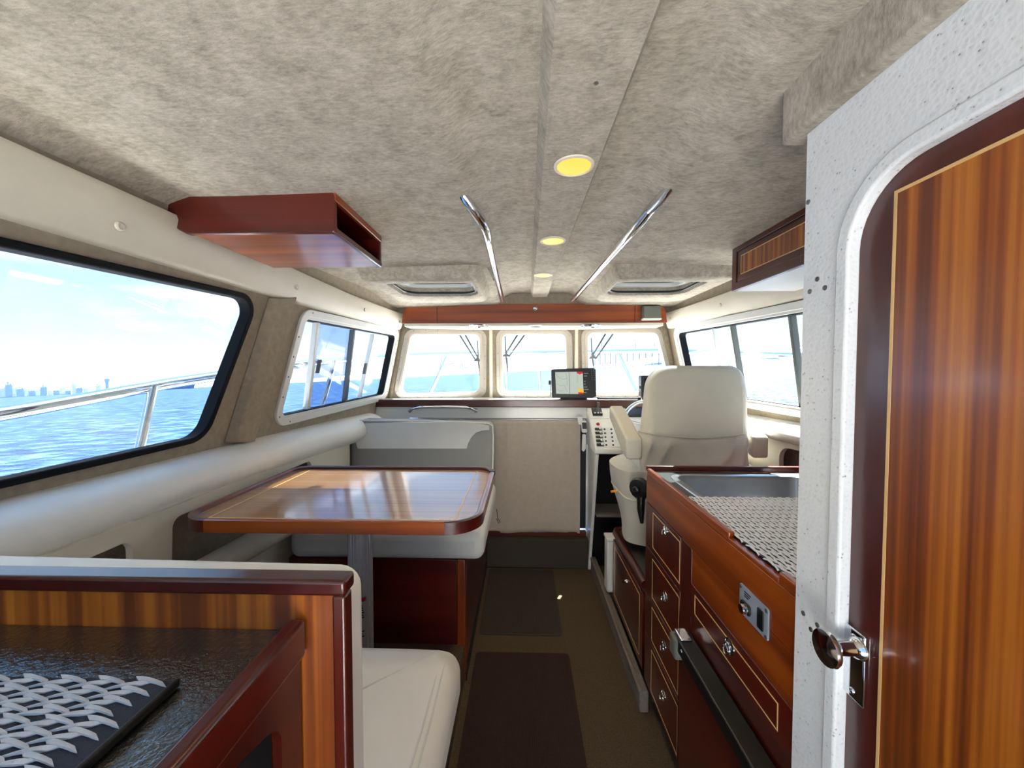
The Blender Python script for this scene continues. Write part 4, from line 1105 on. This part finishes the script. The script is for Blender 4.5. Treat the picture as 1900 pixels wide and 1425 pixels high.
front('drawer', (YN + 0.004, yst2 - 0.002, zl0 - 0.022, zl1 + 0.02), (jb[0], ja[0], zl0, zl1), 'mahogany_y', pulls=[(1355, 1200, 0.02)])
add('face_rail', MB().box(XG, XG + 0.016, YN, yst2 - 0.001, zl1 + 0.0205, on(1212, 942)[1] - 0.001), 'teak_y', t)  # lit tone of the same wood, as on the apron
add('lower_face', MB().box(XG + 0.001, XG + 0.016, YN, yst2 - 0.001, zl0 - 0.10, zl0 - 0.0225), 'mahogany_y', t)
# refrigerator under the drawer
r = thing('refrigerator', 'built in refrigerator with black trim bar and chrome latch', 'refrigerator', (0.6, 1.0, 0.09))
fp = on(1250, 1225)
zf = onX(1265, 1200, 0.45).z
yf = onX(1250, 1200, 0.45).y
add('door', MB().box(0.462, XG - 0.001, YN, yf - 0.015, 0.09, zf - 0.03), 'mahogany_y', r, bevel=0.003)
add('trim_bar', MB().box(0.448, XG - 0.001, YN, yf, zf - 0.035, zf + 0.004), 'black_plastic', r, bevel=0.005)
add('end_cap', MB().box(0.440, XG - 0.002, yf - 0.035, yf + 0.012, zf - 0.06, zf + 0.002), 'grey_plastic', r, bevel=0.008)
add('latch', MB().box(0.452, 0.485, yf - 0.045, yf + 0.005, zf + 0.003, zf + 0.013), 'chrome', r, bevel=0.004)
for yy in (yf - 0.06, yf - 0.02): add('screw', MB().lathe((0.448, yy, zf - 0.012), (-1, 0, 0), [(0.005, 0), (0.004, 0.002), (0.001, 0.003)], 10), 'chrome', r)
# socket plate
s_ = thing('socket_plate', 'grey metal socket plate with rotary switch on the galley front', 'socket', (XG, on(1400, 1190)[0], on(1400, 1190)[1]))
pl = [on(1375, 1083), on(1429, 1128), on(1428, 1189), on(1374.5, 1136)]
ym0, ym1 = pl[1][0], pl[0][0]; zm1 = (pl[0][1] + pl[1][1]) / 2; zm0 = (pl[2][1] + pl[3][1]) / 2
add('plate', MB().prism(roundpoly(rect(ym0, ym1, zm0, zm1), 0.006, 4), fYZ(XG - 0.0035), 0.0, 0.0035), 'socket_grey', s_, bevel=0.001)
add('outlet', MB().prism(roundpoly(rect(ym0 + 0.014, ym0 + 0.034, zm0 + 0.010, zm1 - 0.014), 0.003, 3), fYZ(XG - 0.006), 0.0, 0.0028), 'black_plastic', s_, bevel=0.001)
yk = ym1 - 0.032
add('switch_base', MB().prism(roundpoly(rect(yk - 0.016, yk + 0.022, zm0 + 0.012, zm1 - 0.03), 0.009, 4), fYZ(XG - 0.008), 0.0, 0.0045), 'black_plastic', s_, bevel=0.002)
add('switch_knob', MB().lathe((XG - 0.008, yk, (zm0 + zm1) / 2 - 0.01), (-1, 0, 0), [(0.011, 0), (0.010, 0.010), (0.003, 0.011)], 16), 'chrome', s_)
for yy in (ym0 + 0.006, ym1 - 0.006):
    for z in (zm0 + 0.006, zm1 - 0.006): inst('screw', SCREW, s_, (XG - 0.0035, yy, z), (0, 0, math.pi))
for k in range(3): add('print_line', MB().box(XG - 0.0042, XG - 0.0035, yk - 0.012 + 0.004 * k, yk + 0.012, zm1 - 0.011 - k * 0.005, zm1 - 0.009 - k * 0.005), 'rubber', s_)

# worktop with the sink cut-out, fiddles
t = thing('worktop', 'dark grey galley worktop edged with mahogany fiddle rails', 'worktop', (0.83, 1.13, ZW - 0.02))
ys0, ys1 = onZ(1300, 917, ZW).y, onZ(1300, 883, ZW).y
SK = roundpoly(rect(0.578, 1.06, 1.20, 1.50), 0.05, 6)
add('top', sheet(rect(XG + 0.02, 1.18, YN + 0.002, YFAR - 0.013), [SK], fXY(ZW), -0.02, 0.0, 0.1), 'dark_laminate', t)
add('fiddle_aft_face', MB().box(XG, XG + 0.016, 0.945, YFAR - 0.012, ZW - 0.012, ZW + 0.014), 'teak_y', t, bevel=0.004)
add('fiddle_low', MB().box(XG, XG + 0.016, 0.76, 0.945, ZW - 0.012, ZW - 0.001), 'teak_y', t, bevel=0.002)
add('fiddle_stub', MB().box(XG, XG + 0.016, YN + 0.002, 0.76, ZW - 0.012, ZW + 0.014), 'teak_y', t, bevel=0.004)
add('fiddle_forward', MB().box(XG, 1.18, YFAR - 0.013, YFAR + 0.006, ZW, ZW + 0.022), 'mahogany_x', t, bevel=0.004)
# sink
t = thing('sink', 'rectangular stainless steel sink basin set in the worktop', 'sink', (0.82, 1.35, ZW - 0.15))
o1 = inset(SK, -0.022); o2 = inset(SK, 0.004); o3 = inset(SK, 0.012); o4 = inset(SK, 0.03)
rings = [[Vector((u, v2, ZW + z)) for u, v2 in pl_] for pl_, z in ((o1, 0.0005), (inset(SK, -0.02), 0.004), (inset(SK, -0.004), 0.005), (o2, 0.002), (inset(SK, 0.008), -0.01), (o3, -0.10), (inset(SK, 0.03), -0.125), (inset(SK, 0.06), -0.130))]
mb = MB().loft(rings, cap=False)
n = len(SK); mb.f.append(tuple(range(7 * n, 8 * n)))
add('basin', mb, 'steel', t, recalc=False, smooth=50)
add('drain', MB().lathe((0.82, 1.35, ZW - 0.1295), (0, 0, 1), [(0.03, 0), (0.03, 0.003), (0.02, 0.003), (0.018, 0.001)], 20), 'chrome', t)
# silver mesh mat of crossing cords
t = thing('mesh_mat', 'silver diamond mesh mat draped on the worktop beside the sink', 'mat', (0.80, 0.97, ZW))
mx0, mx1, my0, my1 = 0.514, 1.12, 0.715, 1.232
add('backing', MB().box(mx0 + 0.004, mx1, my0, my1, ZW + 0.0008, ZW + 0.0038), 'black_plastic', t)
def cords(sgn):
    mb = MB(); sl = 0.20; per_ = 0.0125
    k = -20
    L_ = my1 - my0
    while True:
        xb0 = mx0 + k * per_ if sgn > 0 else mx0 + k * per_
        k += 1
        if xb0 > mx1 + 0.3: break
        pts = []
        N = 40
        for i in range(N + 1):
            f = i / N; y = my0 + L_ * f; x = xb0 + sgn * sl * (y - my0) + (0 if sgn > 0 else 0.0)
            pts.append((x, y, ZW + 0.0052 + 0.0014 * sgn * math.cos(math.pi * (i + k))))
        for i in range(N):
            a, c = pts[i], pts[i + 1]
            if min(a[0], c[0]) < mx0 or max(a[0], c[0]) > mx1: continue
            wd = 0.0029
            mb.add([(a[0] - wd, a[1], a[2] - 0.001), (a[0], a[1], a[2] + 0.0018), (a[0] + wd, a[1], a[2] - 0.001), (c[0] - wd, c[1], c[2] - 0.001), (c[0], c[1], c[2] + 0.0018), (c[0] + wd, c[1], c[2] - 0.001)], [(0, 1, 4, 3), (1, 2, 5, 4)])
    return mb
for sg in (1, -1): add('cords', cords(sg), 'mat_silver', t, kind='stuff', smooth=80)

# ================================================================== head compartment: white panel with a mahogany door
XP = 0.49
op = roundpoly([(0.605, -0.05), (0.605, 1.628), (-0.25, 1.632), (-0.25, -0.05)], [0, 0.10, 0.10, 0], 10)
outer = [(0.697, 0.0), (0.697, 1.752), (-0.6, 1.80), (-0.6, 0.0)]
pan = sheet([(0.697, 0.0), (0.697, 1.80), (-0.6, 1.80), (-0.6, 0.0)], [roundpoly([(0.605, 0.02), (0.605, 1.628), (-0.25, 1.632), (-0.25, 0.02)], [0.02, 0.10, 0.10, 0.02], 10)], fYZ(XP), 0.0, 0.04, 0.12)
wh = add('wall_head', pan, 'speckle_white', kind='structure')
dol = roundpoly([(0.605, 0.02), (0.605, 1.628), (-0.25, 1.632), (-0.25, 0.02)], [0.02, 0.10, 0.10, 0.02], 10)
add('trim_16', MB().ring(inset(dol, -0.020), inset(dol, 0.004), fYZ(XP), -0.004, 0.0165), 'speckle_white', kind='structure', bevel=0.004)
add('wall_head_inner', MB().box(XP + 0.05, 0.57, -0.6, 0.685, 0.0, 1.86), 'dark_void', kind='structure')
add('wall_head_front', MB().box(XP + 0.04, 1.2, 0.685, 0.70, 0.0, 1.86), 'speckle_white', kind='structure')
add('trim_17', MB().box(XP - 0.022, XP + 0.05, -0.6, 0.735, 1.757, 1.87), 'headliner', kind='structure', bevel=0.008)
for px, py in ((1500, 375), (1517, 518), (1503, 541), (1531, 534), (1491, 1138), (1505, 1168), (1517, 1160)):
    inst('screw', SCREW, wh, onX(px, py, XP), (0, 0, math.pi))
t = thing('door_1', 'mahogany door with striped veneer panel and pale inlay line', None, (XP + 0.03, 0.2, 0.03), kind='structure')
dl = inset(dol, -0.0004)
add('frame', MB().prism(dl, fYZ(XP + 0.014), 0.0, 0.03), 'mahogany_z', t, bevel=0.002)
pr = rect(-0.19, 0.543, 0.12, 1.588)
add('veneer', MB().prism(pr, fYZ(XP + 0.0125), 0.0, 0.004), 'ribbon_z', t)
add('inlay', MB().ring(inset(pr, -0.0045), pr, fYZ(XP + 0.012), 0.0, 0.004), 'inlay', t)
xk = XP + 0.014
y0_, y1_ = 0.566, 0.603
za_, zb2 = onX(1597, 1305, xk).z, onX(1597, 1172, xk).z
lk = add('lock_plate', MB().box(xk - 0.006, xk, y0_, y1_, za_, zb2), 'chrome', t, bevel=0.002)
zk = onX(1531, 1207, 0.445).z; yk = 0.575
add('knob', MB().lathe((xk - 0.006, yk, zk), (-1, 0.0, 0), [(0.016, 0), (0.015, 0.006), (0.010, 0.010), (0.010, 0.030), (0.014, 0.036), (0.024, 0.042), (0.026, 0.046), (0.025, 0.050), (0.012, 0.0525), (0.001, 0.053)], 28), 'chrome', lk, smooth=50)
for z in (za_ + 0.012, zb2 - 0.012): add('screw', MB().lathe((xk - 0.006, 0.585, z), (-1, 0, 0), [(0.005, 0), (0.004, 0.002), (0.001, 0.003)], 10), 'chrome', lk)

# ---- overhead cabinet, starboard
XC = 0.85
q4 = [onX(1359, 452, XC), onX(1477, 392, XC), onX(1477, 500, XC), onX(1359, 537, XC)]
yF = q4[0].y; zlo, zhi = 1.672, 1.853
t = thing('overhead_cabinet', 'small mahogany overhead cabinet with inlaid door under the headliner', 'cabinet', (1.0, 1.2, zlo))
add('body', MB().box(XC + 0.016, 1.10, 0.71, yF, zlo + 0.008, zhi - 0.02), 'mahogany_y', t)
add('underside', MB().box(XC + 0.01, 1.10, 0.71, yF - 0.004, zlo + 0.001, zlo + 0.008), 'white_plastic', t)
add('face_frame', MB().ring(rect(0.71, yF, zlo, zhi), rect(0.745, yF - 0.03, zlo + 0.03, zhi - 0.03), fYZ(XC), 0.0, 0.016), 'mahogany_y', t, bevel=0.002)
d = add('door', MB().box(XC + 0.004, XC + 0.016, 0.747, yF - 0.032, zlo + 0.032, zhi - 0.032), 'mahogany_y', t, bevel=0.001)
pr = rect(0.79, yF - 0.062, zlo + 0.058, zhi - 0.055)
add('veneer', MB().prism(pr, fYZ(XC + 0.003), 0.0, 0.003), 'ribbon_z', d)
add('inlay', MB().ring(inset(pr, -0.003), pr, fYZ(XC + 0.0025), 0.0, 0.003), 'inlay', d)

# ================================================================== forward: curtain, handles, handset
t = thing('curtain', 'grey beige cloth curtain hanging across the companionway', 'curtain', (0.1, 2.66, 0.235))
cx0, cx1 = onY(790, 780, 2.665).x, onY(1077, 780, 2.665).x
ztop, zbot = onY(900, 779, 2.665).z, onY(900, 986, 2.665).z
def curt(a, c):
    x = cx0 + (cx1 - cx0) * a
    amp = 0.010 + 0.012 * c
    y = 2.66 + amp * math.sin(a * 34 + 1.2 * math.sin(a * 9)) * (0.5 + 0.5 * math.sin(a * 5 + 1)) + 0.004 * math.sin(a * 90) * (1 - c) ** 3
    return Vector((x, y, ztop + (zbot - ztop) * c + 0.006 * c * math.sin(a * 10)))
cl = add('cloth', MB().grid(curt, 160, 30), 'curtain', t, smooth=80)
cl.modifiers.new('thick', 'SOLIDIFY').thickness = 0.003
add('rod', MB().tube([(xcl + 0.01, 2.672, ztop + 0.003), (xcr - 0.02, 2.672, ztop + 0.003)], 0.005, 10), 'steel', t)
t = thing('hand_rail', 'short chrome hand rail on the white dash front', 'grab rail', onY(820, 762, 2.65))
pts = [onY(760, 762, 2.685), onY(768, 758, 2.655), onY(780, 755.5, 2.645), onY(830, 755, 2.645), onY(864, 755.5, 2.645), onY(874, 758, 2.655), onY(883, 762, 2.685)]
add('bar', MB().tube(pts, 0.0085, 12), 'chrome', t)
for q_ in (pts[0], pts[-1]): add('foot', MB().lathe((q_.x, 2.69, q_.z), (0, -1, 0), [(0.016, 0), (0.014, 0.006), (0.009, 0.01)], 16), 'chrome', t)

# radio handset hanging beside the curtain
Yh = 2.60
t = thing('radio_handset', 'white radio handset with black speaker hanging beside the console', 'handset', onY(1084, 840, Yh))
P = lambda a, c, Y=Yh: onY(a, c, Y)
def pxprism(pts, Y0, Y1, r=0): 
    ps = [(onY(a, c, Y0).x, onY(a, c, Y0).z) for a, c in pts]
    if r: ps = roundpoly(ps, r, 4)
    return MB().prism(ps, fXZ(0), Y0, Y1)
add('body', pxprism([(1078, 781), (1088, 781), (1090, 803), (1080, 803)], 2.59, 2.615, 0.008), 'white_plastic', t, bevel=0.003)
add('speaker', pxprism([(1080, 784), (1088, 784), (1089, 796), (1081, 796)], 2.586, 2.592, 0.004), 'black_plastic', t, bevel=0.001)
add('grip', pxprism([(1081, 806), (1087, 806), (1088, 832), (1083, 839), (1080, 836)], 2.592, 2.612, 0.006), 'white_plastic', t, bevel=0.003)
add('bracket', pxprism([(1071, 774), (1081, 774), (1081, 788), (1074, 788)], 2.60, 2.625, 0.003), 'white_plastic', t, bevel=0.002)
add('cord', MB().tube([P(1085, 803), P(1084, 806), P(1086, 812)], 0.003, 6), 'black_plastic', t)

# ================================================================== helm console
t = thing('helm_console', 'white helm console with sloping switch face and slanted leg', 'console', (0.78, 2.55, 0))
xs0, xs1 = 0.44, 1.08
A0 = onX(1090, 757, xs0); Y0c, z0c = 2.655, 1.095
Y1c, z1c = 2.35, 0.872
def cons(u, v2, d):           # u along X, v2 down the slope (0..1), d outwards from the face
    nx = Vector((0, -(z0c - z1c), (Y0c - Y1c))).normalized()
    return Vector((u, Y0c + (Y1c - Y0c) * v2, z0c + (z1c - z0c) * v2)) + Vector((0, nx.y, nx.z)) * d
add('body', MB().loft([[Vector((x, y, z)) for y, z in ((Y0c, z0c), (Y1c, z1c), (Y1c, z1c - 0.028), (Y1c + 0.02, z1c - 0.03), (2.688, z1c - 0.03), (2.688, z0c))] for x in (xs0, xs1)]), 'gelcoat', t, bevel=0.008)
lg = [(Y1c + 0.01, z1c - 0.03), (Y1c + 0.05, z1c - 0.03), (2.640, 0.0), (2.605, 0.0)]
add('leg', MB().loft([[Vector((x, y, z)) for y, z in lg] for x in (xs0 + 0.004, xs0 + 0.024)]), 'gelcoat', t, bevel=0.003)
sd2 = [(Y1c + 0.05, z1c - 0.03), (2.688, z1c - 0.03), (2.688, 0.0), (2.641, 0.0)]
add('side_cheek', MB().loft([[Vector((x, y, z)) for y, z in sd2] for x in (xs0 + 0.010, xs0 + 0.022)]), 'gelcoat', t)
def onC(px, py):
    r_ = ray(px, py); n_ = Vector((0, -(z0c - z1c), (Y0c - Y1c))).normalized()
    k = (Vector((0, Y0c, z0c)) - EYE).dot(n_) / r_.dot(n_); p_ = EYE + r_ * k
    return (p_.x, (Y0c - p_.y) / (Y0c - Y1c))
sp = [onC(1099.5, 794), onC(1172, 794), onC(1178, 832), onC(1104, 832)]
add('switch_panel', MB().prism(rect(sp[0][0], sp[1][0] + 0.02, sp[0][1], sp[2][1] - 0.02), cons, 0.0, 0.004), 'white_plastic', t, bevel=0.001)
add('foot_shelf', MB().box(xs0 + 0.03, 1.10, 2.45, 2.688, 0.42, 0.435), 'kick_grey', t)
add('back_shade', MB().box(xs0 + 0.03, 1.12, 2.66, 2.688, 0.0, z1c - 0.03), 'dark_void', t)  # dark sheet painting in the shade under the console
for k in range(5):
    c0 = onC(1107 + k * 0.85, 797.5 + k * 7.3); c1 = onC(1113.5 + k * 0.85, 797.5 + k * 7.3)
    b_ = add('breaker_switch', MB().prism(roundpoly(rect(c0[0] - 0.012, c1[0] + 0.012, c0[1] - 0.028, c0[1] + 0.028), 0.008, 3), cons, 0.004, 0.010), 'black_plastic', t, bevel=0.002)
    add('toggle', MB().lathe(cons(c1[0] + 0.001, c0[1], 0.010), cons(0, 0, 1) - cons(0, 0, 0), [(0.010, 0), (0.009, 0.006), (0.004, 0.009)], 12), 'chrome', b_)
    for px in (1121.5 + k * 0.85, 1134 + k * 0.9):
        c2 = onC(px, 797.5 + k * 7.3)
        add('fuse_button', MB().lathe(cons(c2[0], c2[1], 0.003), cons(0, 0, 1) - cons(0, 0, 0), [(0.006, 0), (0.006, 0.004), (0.003, 0.006)], 10), 'black_plastic', t)
c2 = onC(1109.5, 787.5)
add('warning_light', MB().lathe(cons(c2[0], c2[1], 0.0), cons(0, 0, 1) - cons(0, 0, 0), [(0.011, 0), (0.011, 0.004), (0.008, 0.010), (0.002, 0.012)], 14), 'red_plastic', t, label='red warning light')
rp = [onC(1147, 814), onC(1172, 832)]
add('side_switches', MB().prism(rect(rp[0][0], rp[1][0], rp[0][1], rp[1][1] - 0.03), cons, 0.004, 0.012), 'black_plastic', t, bevel=0.002)
# trim tab control with its lever
t = thing('throttle_control', 'black lever control on grey plate at the console top', 'throttle', cons(*onC(1108, 768), 0))
c0, c1 = onC(1092, 758), onC(1130, 777)
add('plate', MB().prism(rect(c0[0], c1[0], c0[1] + 0.02, c1[1]), cons, 0.0, 0.004), 'gelcoat', t, bevel=0.001)
bs_ = [onC(1097, 760), onC(1115, 760), onC(1118, 772.5), onC(1100, 772.5)]
add('base', MB().prism(bs_, cons, 0.004, 0.016), 'black_plastic', t, bevel=0.003)
c2 = onC(1108, 767)
add('lever', MB().tube([cons(c2[0], c2[1], 0.012), cons(c2[0], c2[1] - 0.02, 0.04), cons(c2[0] + 0.002, c2[1] - 0.06, 0.078)], [0.011, 0.008, 0.009], 10), 'grey_plastic', t)
for px in (1103.5, 1109, 1114.5):
    c3 = onC(px, 769.5); add('button', MB().lathe(cons(c3[0], c3[1], 0.015), cons(0, 0, 1) - cons(0, 0, 0), [(0.006, 0), (0.006, 0.004), (0.002, 0.005)], 10), 'white_plastic', t)
# instrument set in the console
t = thing('instrument_display', 'dark blue instrument display set into the helm console behind the chair', 'display', cons(*onC(1180, 770), 0))
c0, c1 = onC(1160, 757), onC(1200, 774)
add('bezel', MB().prism(rect(c0[0], c1[0], c0[1], c1[1]), cons, 0.0, 0.008), 'black_plastic', t, bevel=0.002)
add('screen', MB().prism(rect(c0[0] + 0.012, c1[0] - 0.012, c0[1] + 0.04, c1[1] - 0.05), cons, 0.008, 0.0088), 'screen_blue', t)
# steering wheel
wc = Vector((0.80, 2.37, 1.01)); wn_ = Vector((0, -0.80, 0.60)).normalized(); wa = Vector((1, 0, 0)); wb = wn_.cross(wa).normalized()
t = thing('steering_wheel', 'chrome spoked steering wheel half hidden behind the helm chair', 'steering wheel', wc)
R = 0.185
add('rim', MB().tube([wc + wa * (math.cos(2 * math.pi * k / 48) * R) + wb * (math.sin(2 * math.pi * k / 48) * R) for k in range(49)], 0.0125, 12), 'chrome', t)
add('hub', MB().lathe(wc - wn_ * 0.03, wn_, [(0.04, 0), (0.04, 0.02), (0.025, 0.035), (0.003, 0.04)], 20), 'black_plastic', t)
for k in range(5):
    a_ = 2 * math.pi * k / 5 + 0.35; d_ = wa * math.cos(a_) + wb * math.sin(a_)
    add('spoke', MB().tube([wc - wn_ * 0.01 + d_ * 0.03, wc + d_ * R], 0.007, 8), 'chrome', t)
add('column', MB().tube([wc - wn_ * 0.02, wc - wn_ * 0.20], 0.022, 14), 'black_plastic', t)

# ---- chart plotter on the dash
Yp2 = 2.72
t = thing('chart_plotter', 'black chart plotter with lit sonar screen standing on the dash', 'display', onY(1063, 738, Yp2))
add('housing', pxprism([(1023, 685), (1100, 682.5), (1105.5, 685), (1106.5, 736), (1100, 738.5), (1024, 738)], Yp2, Yp2 + 0.05, 0.012), 'black_plastic', t, bevel=0.004)
scr = lambda pts, k: pxprism(pts, Yp2 - 0.0006 * k - 0.0005, Yp2 + 0.002)
sc = add('screen', scr([(1029, 690), (1092, 688.5), (1093, 732.5), (1031, 731.5)], 0), 'black_plastic', t)
ch = add('chart_view', scr([(1030, 690.5), (1055, 690), (1056.5, 731), (1032, 730.5)], 1), 'screen_pale', sc, None) if False else None
add('chart_view', scr([(1030, 690.5), (1055.5, 690), (1056.5, 731), (1032, 730.5)], 1), 'screen_pale', sc)
add('sonar_view', scr([(1056.2, 690), (1081, 689.5), (1083, 731), (1057.2, 731)], 1), 'screen_pale', sc)
for pts in ([(1031, 693), (1036, 700), (1045, 704), (1053, 702)], [(1034, 712), (1040, 716), (1047, 714), (1050, 722), (1053, 727)], [(1050, 692), (1053, 705), (1052, 716)], [(1033, 722), (1040, 726), (1046, 724)]):
    add('chart_line', MB().tube([onY(a, c, Yp2 - 0.0016) for a, c in pts], 0.0009, 5), 'screen_line', sc)
add('chart_line', MB().tube([onY(1071, 690, Yp2 - 0.0016), onY(1071.5, 710, Yp2 - 0.0016)], 0.0009, 5), 'screen_line', sc)
add('red_echo', scr([(1070, 689.7), (1081, 689.5), (1081, 692.5), (1076, 695), (1070, 692)], 2), 'screen_red', sc)
add('yellow_echo', scr([(1073, 720.5), (1076, 720), (1082.5, 725), (1083, 728.5), (1073, 727.5)], 2), 'screen_yellow', sc)
add('red_floor', scr([(1073, 727.5), (1083, 728.5), (1083, 731), (1073, 731)], 2), 'screen_red', sc)
for k, (yy, ln) in enumerate(((692, 8), (697, 6), (707, 3), (712, 3), (717.5, 6), (722, 8.5), (727.5, 5))):
    add('readout', scr([(1083.5, yy), (1083.5 + ln, yy - 0.2), (1083.5 + ln, yy + 1.4), (1083.5, yy + 1.6)], 1), 'screen_text', sc)
for r_ in range(6):
    for c_ in range(2):
        p = onY(1097.5 + c_ * 4.3 + r_ * 0.25, 686.5 + r_ * 3.6, Yp2)
        add('key', MB().lathe((p.x, Yp2 + 0.001, p.z), (0, -1, 0), [(0.0035, 0), (0.003, 0.002), (0.001, 0.0025)], 8), 'screen_text' if r_ < 2 else 'grey_plastic', t)
add('foot', MB().box(onY(1040, 738, Yp2).x, onY(1090, 738, Yp2).x, Yp2 + 0.01, Yp2 + 0.06, 1.149, onY(1060, 736, Yp2).z), 'black_plastic', t, bevel=0.004)
add('side_card', pxprism([(1018, 706), (1022.5, 706), (1022.5, 714), (1018, 714)], Yp2 + 0.01, Yp2 + 0.03), 'black_plastic', t, bevel=0.002)
add('antenna', MB().tube([onY(1021, 713, Yp2 + 0.02), onY(1021.5, 738, Yp2 + 0.02)], 0.003, 8), 'steel', t)
# second display, mostly hidden by the chair
t = thing('radar_display', 'black bracket mounted display half hidden behind the helm chair', 'display', onY(1205, 740, 2.70))
add('housing', pxprism([(1190, 697), (1262, 697), (1262, 738), (1190, 738)], 2.71, 2.78, 0.012), 'black_plastic', t, bevel=0.006)
add('screen', pxprism([(1196, 702), (1256, 702), (1256, 733), (1196, 733)], 2.706, 2.712), 'rubber', t)
add('knob', MB().lathe((onY(1189, 719, 2.74).x, 2.74, onY(1189, 719, 2.74).z), (-1, 0, 0), [(0.012, -0.01), (0.012, 0.008), (0.008, 0.012)], 14), 'black_plastic', t)
add('bracket', MB().box(onY(1192, 740, 2.74).x, onY(1258, 740, 2.74).x, 2.72, 2.76, 1.148, onY(1200, 737, 2.72).z), 'black_plastic', t, bevel=0.004)
add('dash_cable', MB().tube([onY(1108, 739, 2.76), onY(1130, 739.5, 2.76), onY(1160, 740, 2.76), onY(1189, 740, 2.76)], 0.008, 10), 'rubber', label='black cable between the two displays on the dash', cat='cable')
